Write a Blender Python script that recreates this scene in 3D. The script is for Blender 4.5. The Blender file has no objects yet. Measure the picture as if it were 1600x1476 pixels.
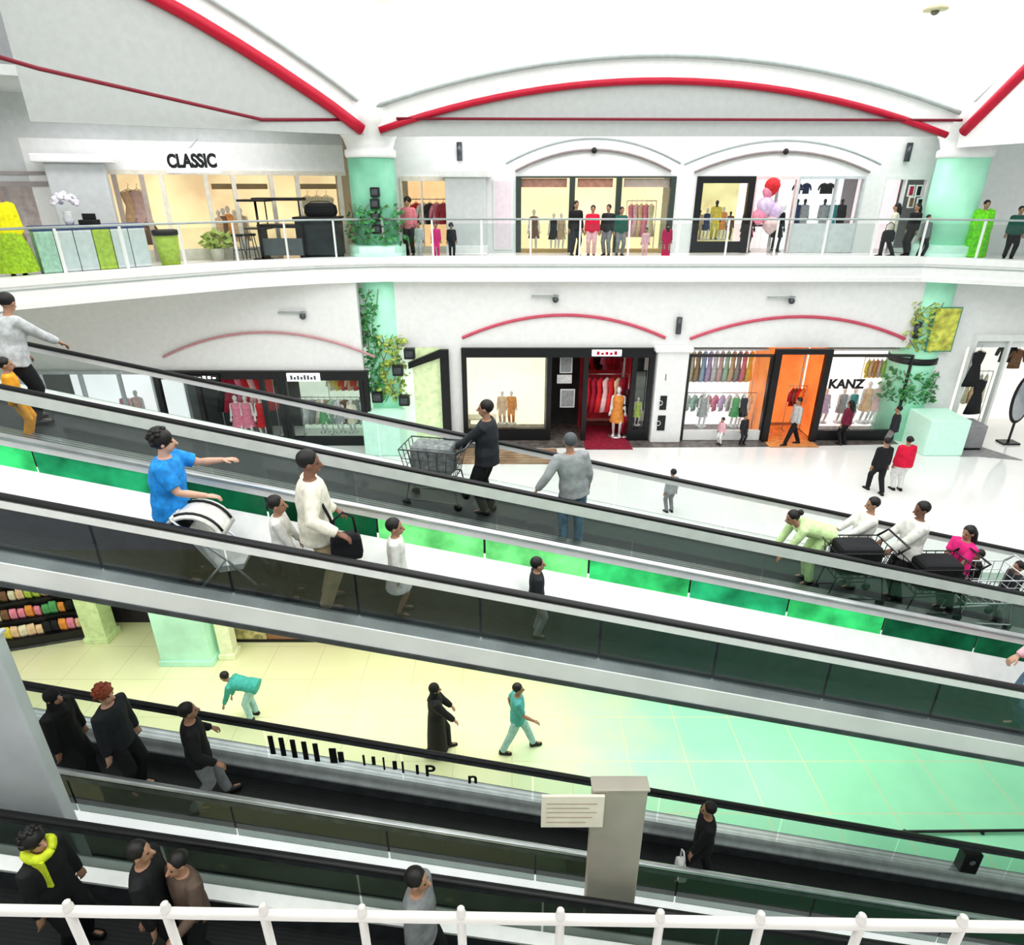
import bpy, bmesh, math, random
from mathutils import Vector, Matrix
random.seed(7)
PI = math.pi
scene = bpy.context.scene
COL = scene.collection
# ---------------------------------------------------------------- levels (metres, relative to the eye; lifted at the end)
L2, L1, L0 = -2.0, -7.9, -10.8
LIFT = 10.8
PITCH = math.atan(0.447)
SN, CS = math.sin(PITCH), math.cos(PITCH)
def ray(px, py):
    v = (738 - py) / 1000.0
    return ((px - 800) / 1000.0, CS + v * SN, -SN + v * CS)
def PY(px, py, Y):
    r = ray(px, py); t = Y / r[1]
    return Vector((r[0] * t, Y, r[2] * t))
def PZ(px, py, z):
    r = ray(px, py); t = z / r[2]
    return Vector((r[0] * t, r[1] * t, z))

# ---------------------------------------------------------------- materials
MATS = {}
def mat(name, col, rough=0.5, metal=0.0, var=0.08, scale=6.0, emit=0.0, emit_col=None, spec=0.5, bump=0.0, stripes=None):
    if name in MATS: return MATS[name]
    m = bpy.data.materials.new(name); m.use_nodes = True
    nt = m.node_tree; N = nt.nodes; Lk = nt.links
    b = N['Principled BSDF']
    tc = N.new('ShaderNodeTexCoord')
    nz = N.new('ShaderNodeTexNoise'); nz.inputs['Scale'].default_value = scale; nz.inputs['Detail'].default_value = 4
    Lk.new(tc.outputs['Object'], nz.inputs['Vector'])
    cr = N.new('ShaderNodeValToRGB')
    lo = [max(0, c * (1 - var)) for c in col]; hi = [min(1, c * (1 + var)) for c in col]
    cr.color_ramp.elements[0].color = (*lo, 1); cr.color_ramp.elements[1].color = (*hi, 1)
    cr.color_ramp.elements[0].position = 0.3; cr.color_ramp.elements[1].position = 0.7
    Lk.new(nz.outputs['Fac'], cr.inputs['Fac'])
    out = cr.outputs['Color']
    if stripes:
        axis, freq, amt = stripes
        sp = N.new('ShaderNodeSeparateXYZ'); Lk.new(tc.outputs['Object'], sp.inputs[0])
        mu = N.new('ShaderNodeMath'); mu.operation = 'MULTIPLY'; mu.inputs[1].default_value = freq
        Lk.new(sp.outputs[axis], mu.inputs[0])
        fr = N.new('ShaderNodeMath'); fr.operation = 'SINE'; Lk.new(mu.outputs[0], fr.inputs[0])
        mr = N.new('ShaderNodeMapRange'); mr.inputs[1].default_value = -1; mr.inputs[2].default_value = 1
        mr.inputs[3].default_value = 1 - amt; mr.inputs[4].default_value = 1 + amt * 0.5
        Lk.new(fr.outputs[0], mr.inputs[0])
        mx = N.new('ShaderNodeVectorMath'); mx.operation = 'MULTIPLY'
        Lk.new(out, mx.inputs[0]); Lk.new(mr.outputs[0], mx.inputs[1]); out = mx.outputs[0]
    Lk.new(out, b.inputs['Base Color'])
    b.inputs['Roughness'].default_value = rough; b.inputs['Metallic'].default_value = metal
    b.inputs['Specular IOR Level'].default_value = spec
    if emit > 0:
        if emit_col: b.inputs['Emission Color'].default_value = (*emit_col, 1)
        else: Lk.new(out, b.inputs['Emission Color'])
        b.inputs['Emission Strength'].default_value = emit
    if bump:
        bp = N.new('ShaderNodeBump'); bp.inputs['Strength'].default_value = bump; bp.inputs['Distance'].default_value = 0.01
        Lk.new(nz.outputs['Fac'], bp.inputs['Height']); Lk.new(bp.outputs[0], b.inputs['Normal'])
    MATS[name] = m
    return m
def glass(name, col, gloss=0.12, rough=0.03):
    if name in MATS: return MATS[name]
    m = bpy.data.materials.new(name); m.use_nodes = True
    nt = m.node_tree; N = nt.nodes; Lk = nt.links
    for n in list(N):
        if n.type != 'OUTPUT_MATERIAL': N.remove(n)
    o = [n for n in N if n.type == 'OUTPUT_MATERIAL'][0]
    t = N.new('ShaderNodeBsdfTransparent'); t.inputs[0].default_value = (*col, 1)
    g = N.new('ShaderNodeBsdfGlossy'); g.inputs['Roughness'].default_value = rough
    lw = N.new('ShaderNodeLayerWeight'); lw.inputs[0].default_value = 0.25
    mr = N.new('ShaderNodeMapRange'); mr.inputs[3].default_value = gloss * 0.4; mr.inputs[4].default_value = min(1, gloss * 3)
    Lk.new(lw.outputs['Facing'], mr.inputs[0])
    mx = N.new('ShaderNodeMixShader'); Lk.new(mr.outputs[0], mx.inputs[0]); Lk.new(t.outputs[0], mx.inputs[1]); Lk.new(g.outputs[0], mx.inputs[2])
    Lk.new(mx.outputs[0], o.inputs[0])
    MATS[name] = m
    return m
def tiles(name, c1, c2, mortar, size=0.6, rough=0.2, msize=0.01, c3=None, split=0.0, spread=2.0):
    """stone floor tiles; with c3 the colour shifts to a second tone from x=split on, for painted-in coloured light"""
    m = bpy.data.materials.new(name); m.use_nodes = True
    nt = m.node_tree; N = nt.nodes; Lk = nt.links; b = N['Principled BSDF']
    tc = N.new('ShaderNodeTexCoord')
    br = N.new('ShaderNodeTexBrick'); br.offset = 0.0; br.inputs['Scale'].default_value = 1.0
    br.inputs['Brick Width'].default_value = size; br.inputs['Row Height'].default_value = size; br.inputs['Mortar Size'].default_value = msize
    Lk.new(tc.outputs['Object'], br.inputs['Vector'])
    nz = N.new('ShaderNodeTexNoise'); nz.inputs['Scale'].default_value = 1.3; nz.inputs['Detail'].default_value = 6
    Lk.new(tc.outputs['Object'], nz.inputs['Vector'])
    mx = N.new('ShaderNodeMix'); mx.data_type = 'RGBA'; Lk.new(nz.outputs['Fac'], mx.inputs[0])
    mx.inputs[6].default_value = (*c1, 1); mx.inputs[7].default_value = (*c2, 1)
    col = mx.outputs[2]
    if c3:
        sp = N.new('ShaderNodeSeparateXYZ'); Lk.new(tc.outputs['Object'], sp.inputs[0])
        ad = N.new('ShaderNodeMath'); ad.operation = 'MULTIPLY_ADD'; Lk.new(nz.outputs['Fac'], ad.inputs[0]); ad.inputs[1].default_value = 3.0
        Lk.new(sp.outputs[0], ad.inputs[2])
        mr = N.new('ShaderNodeMapRange'); mr.inputs[1].default_value = split + 1.5 - spread; mr.inputs[2].default_value = split + 1.5 + spread
        Lk.new(ad.outputs[0], mr.inputs[0])
        m2 = N.new('ShaderNodeMix'); m2.data_type = 'RGBA'; Lk.new(mr.outputs[0], m2.inputs[0]); Lk.new(col, m2.inputs[6])
        m3 = N.new('ShaderNodeMix'); m3.data_type = 'RGBA'; Lk.new(nz.outputs['Fac'], m3.inputs[0])
        m3.inputs[6].default_value = (*c3, 1); m3.inputs[7].default_value = (*[min(1, c * 1.25) for c in c3], 1)
        Lk.new(m3.outputs[2], m2.inputs[7]); col = m2.outputs[2]
    Lk.new(col, br.inputs['Color1']); Lk.new(col, br.inputs['Color2']); br.inputs['Mortar'].default_value = (*mortar, 1)
    Lk.new(br.outputs['Color'], b.inputs['Base Color']); b.inputs['Roughness'].default_value = rough
    MATS[name] = m
    return m

WHITE = mat('white_plaster', (.90, .90, .90), .6, var=.03)
GREYW = mat('pale_grey_plaster', (.66, .68, .69), .7, var=.05)
STEEL = mat('brushed_steel', (.62, .65, .66), .3, .75, var=.15, scale=3)
DSTEEL = mat('dark_steel', (.10, .11, .12), .35, .5, var=.25)
RUBBER = mat('black_rubber', (.012, .012, .014), .45)
BLACK = mat('black_paint', (.012, .013, .015), .4)
RED = mat('red_gloss_tube', (.50, .003, .035), .45)
DRED = mat('dark_red_trim', (.22, .01, .03), .5)
GREYT = mat('grey_tube', (.42, .46, .46), .5)
WHITEM = mat('white_metal', (.88, .89, .88), .35, var=.03)
GLASS = glass('clear_glass', (.90, .93, .92), .06)
SGLASS = glass('shop_glass', (.97, .98, .98), .05)
TINT = glass('smoked_glass', (.70, .73, .75), .10)
DTINT = glass('green_grey_glass', (.55, .60, .58), .10)
SKINS = [mat('skin_light', (.62, .38, .28), .55), mat('skin_tan', (.42, .24, .16), .55), mat('skin_dark', (.24, .12, .08), .55)]
HAIRB = mat('black_hair', (.012, .010, .010), .5, scale=40, var=.4)
HAIRR = mat('red_brown_hair', (.30, .07, .035), .5, scale=40, var=.4)
EYE = mat('eye_dark', (.01, .01, .012), .2)
LIP = mat('lip', (.38, .12, .10), .5)
SHOE = mat('black_shoe', (.015, .014, .014), .4)
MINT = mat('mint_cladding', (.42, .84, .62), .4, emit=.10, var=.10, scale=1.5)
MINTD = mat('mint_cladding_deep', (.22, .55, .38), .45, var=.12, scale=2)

# ---------------------------------------------------------------- mesh builder
class MB:
    def __init__(s): s.v = []; s.f = []; s.mi = []
    def add(s, vs, fs):
        o = len(s.v); s.v += [tuple(v) for v in vs]; s.f += [[i + o for i in f] for f in fs]; return s
    def box(s, x0, x1, y0, y1, z0, z1, M=None):
        vs = [Vector((x, y, z)) for z in (z0, z1) for y in (y0, y1) for x in (x0, x1)]
        if M is not None: vs = [M @ v for v in vs]
        return s.add(vs, [[0, 2, 3, 1], [4, 5, 7, 6], [0, 1, 5, 4], [2, 6, 7, 3], [0, 4, 6, 2], [1, 3, 7, 5]])
    def loft(s, rings, cap=True, closed=False):
        n = len(rings[0]); vs = [p for r in rings for p in r]; fs = []
        R = len(rings)
        for i in range(R if closed else R - 1):
            a = i * n; b = ((i + 1) % R) * n
            for k in range(n): fs.append([a + k, a + (k + 1) % n, b + (k + 1) % n, b + k])
        if cap and not closed: fs.append(list(range(n))[::-1]); fs.append([(R - 1) * n + k for k in range(n)])
        return s.add(vs, fs)
    def tube(s, pts, r, n=8, rounded=False):
        pts = [Vector(p) for p in pts]; rs = r if isinstance(r, (list, tuple)) else [r] * len(pts)
        if rounded:
            d0 = (pts[0] - pts[1]).normalized(); d1 = (pts[-1] - pts[-2]).normalized()
            pts = [pts[0] + d0 * rs[0] * .9, pts[0] + d0 * rs[0] * .55] + pts + [pts[-1] + d1 * rs[-1] * .55, pts[-1] + d1 * rs[-1] * .9]
            rs = [rs[0] * .35, rs[0] * .8] + list(rs) + [rs[-1] * .8, rs[-1] * .35]
        rings = []
        up = None
        for i, p in enumerate(pts):
            d = (pts[min(i + 1, len(pts) - 1)] - pts[max(i - 1, 0)]).normalized()
            if up is None:
                a = Vector((0, 0, 1)) if abs(d.z) < .9 else Vector((1, 0, 0))
                up = (a - d * a.dot(d)).normalized()
            else:
                up = (up - d * up.dot(d)); up = up.normalized() if up.length > 1e-6 else d.orthogonal().normalized()
            w = d.cross(up)
            rings.append([p + (up * math.cos(2 * PI * k / n) + w * math.sin(2 * PI * k / n)) * rs[i] for k in range(n)])
        return s.loft(rings)
    def cyl(s, x, y, z0, z1, r, n=16, r1=None):
        return s.loft([[(x + r * math.cos(2 * PI * k / n), y + r * math.sin(2 * PI * k / n), z0) for k in range(n)],
                       [(x + (r1 or r) * math.cos(2 * PI * k / n), y + (r1 or r) * math.sin(2 * PI * k / n), z1) for k in range(n)]])
    def lathe(s, x, y, prof, n=20, sx=1, sy=1):
        return s.loft([[(x + r * sx * math.cos(2 * PI * k / n), y + r * sy * math.sin(2 * PI * k / n), z) for k in range(n)] for r, z in prof])
    def ell(s, c, r, n=12, m=8, M=None):
        rings = []
        for i in range(m + 1):
            a = -PI / 2 + PI * i / m; a = max(-PI / 2 + .06, min(PI / 2 - .06, a))
            ring = [Vector((r[0] * math.cos(a) * math.cos(2 * PI * k / n), r[1] * math.cos(a) * math.sin(2 * PI * k / n), r[2] * math.sin(a))) for k in range(n)]
            if M is not None: ring = [M @ p for p in ring]
            rings.append([p + Vector(c) for p in ring])
        return s.loft(rings)
    def prism(s, poly, axis, a, b, f=None):
        """poly in the two other axes, extruded from a to b along axis"""
        def P(u, w, t):
            return {'x': (t, u, w), 'y': (u, t, w), 'z': (u, w, t)}[axis]
        n = len(poly)
        return s.loft([[P(u, w, a) for u, w in poly], [P(u, w, b) for u, w in poly]])
    def build(s, name, m, parent=None, smooth=False, bevel=0, loc=None):
        me = bpy.data.meshes.new(name)
        if loc is not None: me.from_pydata([tuple(Vector(v) - Vector(loc)) for v in s.v], [], s.f)
        else: me.from_pydata(s.v, [], s.f)
        bm = bmesh.new(); bm.from_mesh(me); bmesh.ops.recalc_face_normals(bm, faces=bm.faces); bm.to_mesh(me); bm.free()
        me.materials.append(m)
        if smooth:
            for p in me.polygons: p.use_smooth = True
        o = bpy.data.objects.new(name, me); COL.objects.link(o)
        if loc is not None: o.location = loc
        if parent is not None: o.parent = parent
        if bevel:
            b = o.modifiers.new('bevel', 'BEVEL'); b.width = bevel; b.segments = 2; b.limit_method = 'ANGLE'
        return o
def tag(o, label, cat, group=None):
    o['label'] = label; o['category'] = cat
    if group: o['group'] = group
    return o
def thing(name, label, cat, loc=(0, 0, 0), rz=0.0, group=None):
    o = bpy.data.objects.new(name, None); COL.objects.link(o); o.location = loc; o.rotation_euler = (0, 0, rz)
    o.empty_display_size = .1
    return tag(o, label, cat, group)
def struct(o): o['kind'] = 'structure'; return o
def copy_tree(o, loc=None, rz=None, label=None, group=None, swap=None):
    c = o.copy(); COL.objects.link(c)
    if loc is not None: c.location = loc
    if rz is not None: c.rotation_euler = (0, 0, rz)
    if label: c['label'] = label
    if group: c['group'] = group
    def recol(x):
        if swap and x.type == 'MESH':
            for sl in x.material_slots:
                if sl.material and sl.material.name in swap:
                    nm = swap[sl.material.name]; sl.link = 'OBJECT'; sl.material = nm
    recol(c)
    for ch in list(o.children):
        d = ch.copy(); COL.objects.link(d); d.parent = c; recol(d)
        for g in list(ch.children):
            e = g.copy(); COL.objects.link(e); e.parent = d; recol(e)
    return c
def text(s, size, m, parent, loc, rot=(PI / 2, 0, 0), depth=.01, name='lettering', sx=1.0, bold=.02):
    cu = bpy.data.curves.new(name, 'FONT'); cu.body = s; cu.size = size; cu.extrude = depth; cu.align_x = 'CENTER'; cu.align_y = 'CENTER'; cu.offset = size * bold
    t = bpy.data.objects.new('tmp', cu); COL.objects.link(t)
    dg = bpy.context.evaluated_depsgraph_get()
    me = bpy.data.meshes.new_from_object(t.evaluated_get(dg))
    bpy.data.objects.remove(t); me.name = name; me.materials.clear(); me.materials.append(m)
    o = bpy.data.objects.new(name, me); COL.objects.link(o); o.parent = parent; o.location = loc; o.rotation_euler = rot; o.scale = (sx, 1, 1)
    return o
ORD = ['first', 'second', 'third', 'fourth', 'fifth', 'sixth', 'seventh', 'eighth', 'ninth', 'tenth', 'eleventh', 'twelfth', 'thirteenth', 'fourteenth']

# ---------------------------------------------------------------- people
def ik(a, t, l1, l2, pole):
    d = t - a; L = min(max(d.length, 1e-4), (l1 + l2) * .999); d = d.normalized()
    x = (l1 * l1 - l2 * l2 + L * L) / (2 * L); h = math.sqrt(max(0, l1 * l1 - x * x))
    p = Vector(pole); p = p - d * p.dot(d); p = p.normalized() if p.length > 1e-5 else d.orthogonal().normalized()
    return a + d * x + p * h, a + d * L
def remesh(mb, name, m, parent, vox, smooth=4, join=None):
    me = bpy.data.meshes.new('tmp'); me.from_pydata(mb.v, [], mb.f)
    bm = bmesh.new(); bm.from_mesh(me); bmesh.ops.recalc_face_normals(bm, faces=bm.faces); bm.to_mesh(me); bm.free()
    t = bpy.data.objects.new('tmp', me); COL.objects.link(t)
    r = t.modifiers.new('r', 'REMESH'); r.mode = 'VOXEL'; r.voxel_size = vox
    s = t.modifiers.new('s', 'SMOOTH'); s.factor = .5; s.iterations = smooth
    dg = bpy.context.evaluated_depsgraph_get()
    out = bpy.data.meshes.new_from_object(t.evaluated_get(dg)); bpy.data.objects.remove(t); bpy.data.meshes.remove(me)
    if join is not None:
        bm = bmesh.new(); bm.from_mesh(out)
        j = bpy.data.meshes.new('j'); j.from_pydata(join.v, [], join.f); bm.from_mesh(j)
        bmesh.ops.recalc_face_normals(bm, faces=bm.faces); bm.to_mesh(out); bm.free(); bpy.data.meshes.remove(j)
    out.name = name; out.materials.clear(); out.materials.append(m)
    for p in out.polygons: p.use_smooth = True; p.material_index = 0
    o = bpy.data.objects.new(name, out); COL.objects.link(o); o.parent = parent
    return o
def person(label, loc, heading, H, top=None, bottom=None, skin=0, hair=HAIRB, style='short', lh=None, rh=None, lf=(-.10, .02, 0), rf=(.10, -.02, 0),
           lean=0, side=0, drop=0, yaw=0, nod=0, sleeve='long', tstyle='shirt', bstyle='trousers', shoe=SHOE, vox=.02, slope=0, group=None, child=False, face=True, pole_e=(0, -1, -.3), cat='person', name='person', fat=1.1):
    """figure facing local +Y; heading in degrees (0 = away from the camera, 90 = left, -90 = right)"""
    hr = math.radians(heading)
    root = thing(name, label, cat, loc, hr, group)
    s = H / 1.75
    k = 1.22 if child else 1.0            # bigger head on children
    sk = SKINS[skin]
    ln = math.radians(lean); sd = math.radians(side)
    V = Vector
    p0 = V((0, -.12 * math.sin(ln), .93 - drop))
    d = V((math.sin(sd), math.sin(ln), math.cos(ln) * math.cos(sd))).normalized()
    rt = V((1, 0, 0)); rt = (rt - d * rt.dot(d)).normalized(); fw = d.cross(rt)
    def S(p): return V(p) * s
    def ring(t, rx, ry, off=0.0, n=14, fo=0.0):
        c = p0 + d * t + fw * fo
        return [S(c + rt * (rx + off) * math.cos(2 * PI * i / n) + fw * (ry + off) * math.sin(2 * PI * i / n)) for i in range(n)]
    f = fat
    torso = [(-.11, .120 * f, .095 * f), (-.05, .158 * f, .115 * f), (.04, .162 * f, .120 * f), (.15, .140 * f, .108 * f), (.28, .158 * f, .115 * f), (.39, .180 * (.6 + .4 * f), .112 * (.5 + .5 * f)), (.46, .165 * (.6 + .4 * f), .092 * (.5 + .5 * f)), (.505, .095, .07)]
    neck = p0 + d * .50; hd = (d + V((0, 0, 1.2))).normalized()
    hc = neck + hd * .165 + fw * .02
    shl = [p0 + d * .45 + rt * (-.178), p0 + d * .45 + rt * .178]
    hip = [p0 + V((-.088, 0, -.04)), p0 + V((.088, 0, -.04))]
    def footz(q):
        wx = q[0] * math.cos(hr) - q[1] * math.sin(hr)
        return q[2] - slope * wx
    feet = [V((q[0], q[1], footz(q) + .085)) for q in (lf, rf)]
    hands = [V(lh) if lh is not None else p0 + d * -.10 + rt * -.25 + V((0, .04, 0)), V(rh) if rh is not None else p0 + d * -.10 + rt * .25 + V((0, .04, 0))]
    kn, an, el, wr = [], [], [], []
    for i in (0, 1):
        a, b = ik(hip[i], feet[i], .435, .42, (0.12 * (-1 if i == 0 else 1), 1, 0)); kn.append(a); an.append(b)
        pe = V(pole_e) + V(((-.35 if i == 0 else .35), 0, 0))
        a, b = ik(shl[i], hands[i], .285, .255, pe); el.append(a); wr.append(b)
    B = MB()
    B.loft([ring(*r) for r in torso])
    B.tube([S(neck - d * .05), S(neck + hd * .05), S(hc - hd * .03)], [.062 * s, .054 * s, .055 * s], 10)
    # head: cranium, jaw, nose, ears
    yw = math.radians(yaw); nd = math.radians(nod)
    HR = Matrix.Rotation(yw, 3, 'Z') @ Matrix.Rotation(-nd - ln * .35, 3, 'X')
    def Hd(x, y, z): return S(hc + HR @ V((x * k, y * k, z * k)))
    B.ell(S(hc + HR @ V((0, -.012 * k, .025 * k))), (.080 * k * s, .098 * k * s, .098 * k * s), 14, 10, HR)
    B.ell(S(hc + HR @ V((0, .020 * k, -.035 * k))), (.060 * k * s, .072 * k * s, .085 * k * s), 12, 8, HR)
    B.tube([Hd(0, .090, .012), Hd(0, .112, -.028)], [.012 * k * s, .019 * k * s], 6, True)
    for e in (-1, 1): B.ell(Hd(.082 * e, -.008, -.005), (.014 * k * s, .022 * k * s, .034 * k * s), 8, 6, HR)
    for i in (0, 1):
        B.tube([S(shl[i] - rt * (.05 if i else -.05)), S(shl[i]), S(shl[i].lerp(el[i], .5)), S(el[i]), S(el[i].lerp(wr[i], .35)), S(wr[i])],
               [x * s for x in (.052, .058, .049 * f, .040, .042, .028)], 10, True)
        B.tube([S(hip[i]), S(hip[i].lerp(kn[i], .5)), S(kn[i]), S(kn[i].lerp(an[i], .35)), S(an[i])], [x * s for x in (.088, .078, .056, .057, .038)], 12, True)
        fd = V((0.15 * (-1 if i == 0 else 1), 1, 0)).normalized()
        B.tube([S(an[i] + V((0, -.03, -.045))), S(an[i] + fd * .08 + V((0, 0, -.05))), S(an[i] + fd * .15 + V((0, 0, -.058)))], [x * s for x in (.036, .036, .026)], 8, True)
    # hands: palm, four unequal bent fingers and a thumb
    F = MB()
    for i in (0, 1):
        fa = (wr[i] - el[i]).normalized(); sg = -1 if i == 0 else 1
        ac = fa.cross(V((0, 0, 1))); ac = ac.normalized() if ac.length > .2 else rt.copy()
        nrm = ac.cross(fa).normalized()
        if nrm.z > 0: nrm = -nrm
        F.loft([[S(wr[i] + fa * t + ac * w * math.cos(2 * PI * q / 10) + nrm * h * math.sin(2 * PI * q / 10)) for q in range(10)] for t, w, h in ((-.02, .026, .022), (.03, .040, .018), (.085, .043, .015), (.10, .036, .010))])
        for j, (o, ll) in enumerate(((-.031, .066), (-.010, .078), (.011, .074), (.031, .058))):
            b0 = wr[i] + fa * .088 + ac * o; b1 = b0 + fa * ll * .5 + nrm * ll * .12; b2 = b1 + fa * ll * .28 + nrm * ll * .36
            F.tube([S(b0), S(b1), S(b2)], [.0095 * s, .0088 * s, .0072 * s], 6, True)
        tside = ac * (-1 if (ac.dot(rt) > 0) == (i == 1) else 1)
        b0 = wr[i] + fa * .025 + tside * .030; b1 = b0 + fa * .035 + tside * .028 + nrm * .008; b2 = b1 + fa * .032 + tside * .004 + nrm * .010
        F.tube([S(b0), S(b1), S(b2)], [.013 * s, .011 * s, .008 * s], 6, True)
    remesh(B, 'body', sk, root, vox * .8 * max(s, .6), 3, F)
    # clothes
    if top is not None:
        T = MB(); o = .020
        base = -.13 if tstyle == 'shirt' else -.06
        if tstyle == 'robe':
            hem = -(p0.z - .06)
            T.loft([ring(hem * 1.0, .20 * f, .17 * f, o), ring(hem * .6, .19 * f, .16 * f, o), ring(-.05, .165 * f, .13 * f, o)] + [ring(t, rx, ry, o) for t, rx, ry in torso[2:]])
        elif tstyle == 'dress':
            T.loft([ring(-.42, .25, .20, o), ring(-.2, .20, .16, o), ring(.0, .165, .125, o)] + [ring(t, rx, ry, o) for t, rx, ry in torso[3:]])
        else:
            T.loft([ring(base, .165 * f, .125 * f, o)] + [ring(t, rx, ry, o) for t, rx, ry in torso[1:]])
        for i in (0, 1):
            e = {'long': 1.0, 'short': 0.0, 'none': None}[sleeve]
            if e is None: continue
            pts = [shl[i] - rt * (.05 if i else -.05), shl[i], shl[i].lerp(el[i], .55)]; rr = [.07, .074, .066]
            if sleeve == 'long': pts += [el[i], el[i].lerp(wr[i], .5), el[i].lerp(wr[i], .95)]; rr += [.058, .056, .044]
            else: pts += [shl[i].lerp(el[i], .8)]; rr += [.066]
            if tstyle == 'robe': rr = [x * 1.2 for x in rr]
            rr = [x * (.4 + .6 * f) for x in rr]
            T.tube([S(p) for p in pts], [x * s for x in rr], 10)
        remesh(T, {'robe': 'robe', 'dress': 'dress'}.get(tstyle, 'shirt'), top, root, vox * max(s, .6), 3)
    if bottom is not None:
        T = MB(); o = .014
        T.loft([ring(t, rx, ry, o) for t, rx, ry in torso[:3]] + [ring(.10, .150 * f, .112 * f, o)])
        if bstyle == 'skirt': T.loft([ring(-(p0.z - .10), .27 * f, .22 * f), ring(-.42, .23 * f, .19 * f), ring(-.05, .165 * f, .13 * f), ring(.08, .15 * f, .115 * f)])
        for i in (0, 1):
            if bstyle == 'skirt': continue
            if bstyle == 'shorts': pts = [hip[i], hip[i].lerp(kn[i], .85)]; rr = [.105, .092]
            else: pts = [hip[i], hip[i].lerp(kn[i], .5), kn[i], kn[i].lerp(an[i], .5), an[i] + V((0, 0, -.01))]; rr = [.104, .094 * (.4 + .6 * f), .078 * (.4 + .6 * f), .074, .068]
            T.tube([S(p) for p in pts], [x * s for x in rr], 12)
        remesh(T, bstyle, bottom, root, vox * max(s, .6), 3)
    # hair
    Hm = MB()
    if style in ('short', 'long', 'bun', 'curly'):
        g = 1.12 if style == 'curly' else 1.0
        Hm.ell(Hd(0, -.028, .042), (.091 * k * s * g, .100 * k * s * g, .097 * k * s * g), 18, 12, HR)
        if style == 'curly':
            rr = random.Random(int(H * 1000))
            for q in range(46):
                a1, a2 = rr.uniform(0, 2 * PI), rr.uniform(-.35, 1.5)
                if math.sin(a1) > .45 and a2 < .75: continue
                Hm.ell(Hd(.100 * math.cos(a1) * math.cos(a2), -.028 + .108 * math.sin(a1) * math.cos(a2), .042 + .104 * math.sin(a2)), (.026 * k * s,) * 3, 7, 5)
        if style == 'long':
            Hm.tube([Hd(0, -.06, .06), Hd(0, -.092, -.05), Hd(0, -.10, -.20), Hd(0, -.095, -.34)], [x * s * k for x in (.075, .088, .080, .045)], 10, True)
        if style == 'bun': Hm.ell(Hd(0, -.14, .06), (.05 * k * s,) * 3)
        Hm.build('hair', hair, root, True)
    elif style == 'scarf':
        Hm.ell(Hd(0, -.022, .035), (.100 * k * s, .108 * k * s, .112 * k * s), 14, 10, HR)
        Hm.tube([Hd(0, -.02, -.06), S(neck + d * .02), S(neck - d * .08)], [.085 * s, .10 * s, .15 * s], 12, True)
        remesh(Hm, 'headscarf', hair, root, .018 * max(s, .6), 2)
    elif style == 'fringe':
        Hm.loft([[Hd(.088 * math.cos(a) * r_, -.02 + .104 * math.sin(a) * r_ , z) for a in [PI + PI * q / 9 for q in range(10)]] for r_, z in ((1.0, -.05), (1.06, -.01), (1.03, .03))], cap=False)
        Hm.build('hair', hair, root, True)
    if face:
        for e in (-1, 1): MB().ell(Hd(.030 * e, .072, .008), (.014 * k * s, .012 * k * s, .010 * k * s), 8, 6).build('eye', EYE, root, True)
        MB().ell(Hd(0, .084, -.068), (.026 * k * s, .010 * k * s, .008 * k * s), 8, 6, HR).build('mouth', LIP, root, True)
    # shoes
    for i in (0, 1):
        fd = V((0.15 * (-1 if i == 0 else 1), 1, 0)).normalized(); a = an[i] + V((0, 0, -.085)); sdv = V((fd.y, -fd.x, 0))
        rg = []
        for t, w, h in ((-.075, .030, .07), (-.05, .042, .085), (.03, .042, .088), (.10, .046, .058), (.16, .040, .042), (.185, .022, .028)):
            rg.append([S(a + fd * t + sdv * (w * c) + V((0, 0, z * h))) for c, z in ((-1, 0), (1, 0), (1.0, .55), (.55, 1), (-.55, 1), (-1.0, .55))])
        MB().loft(rg).build('shoe', shoe, root, True)
    return root
# ================================================================= SETTING
def slab(name, poly, z0, z1, m):
    return struct(MB().prism(poly, 'z', z0, z1).build(name, m))
FL0 = tiles('floor_stone_light_tint', (.80, .83, .47), (.90, .89, .62), (.68, .71, .44), 1.2, .22, .010, c3=(.32, .74, .48), split=1.6, spread=2.2)  # yellow and green light on the lowest floor is put into the stone colour
FL1 = tiles('floor_white_stone', (.90, .90, .89), (.95, .95, .94), (.86, .86, .85), .8, .12, .006)
FL2 = tiles('floor_upper_stone', (.80, .80, .78), (.88, .87, .85), (.7, .7, .7), .6, .2, .006)
struct(MB().box(-22, 24, -8, 24, L0 - .3, L0).build('floor', FL0))
L1EDGE = [(-22, 13.3), (-8, 13.0), (24, 11.6)]
slab('floor_middle', L1EDGE + [(24, 26), (-22, 26)], L1 - .42, L1, FL1)
EDGE = [(-16.5, 11.2), (-11.8, 15.2), (-9.8, 17.0), (-8.6, 18.0), (-7.4, 18.95), (-5.8, 19.75), (-3.85, 20.2), (12.4, 20.2), (14.0, 19.5), (18, 17.6)]
slab('floor_upper', [(-22, 11.2)] + EDGE + [(18, 27), (-22, 27)], L2 - .25, L2, FL2)
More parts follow.
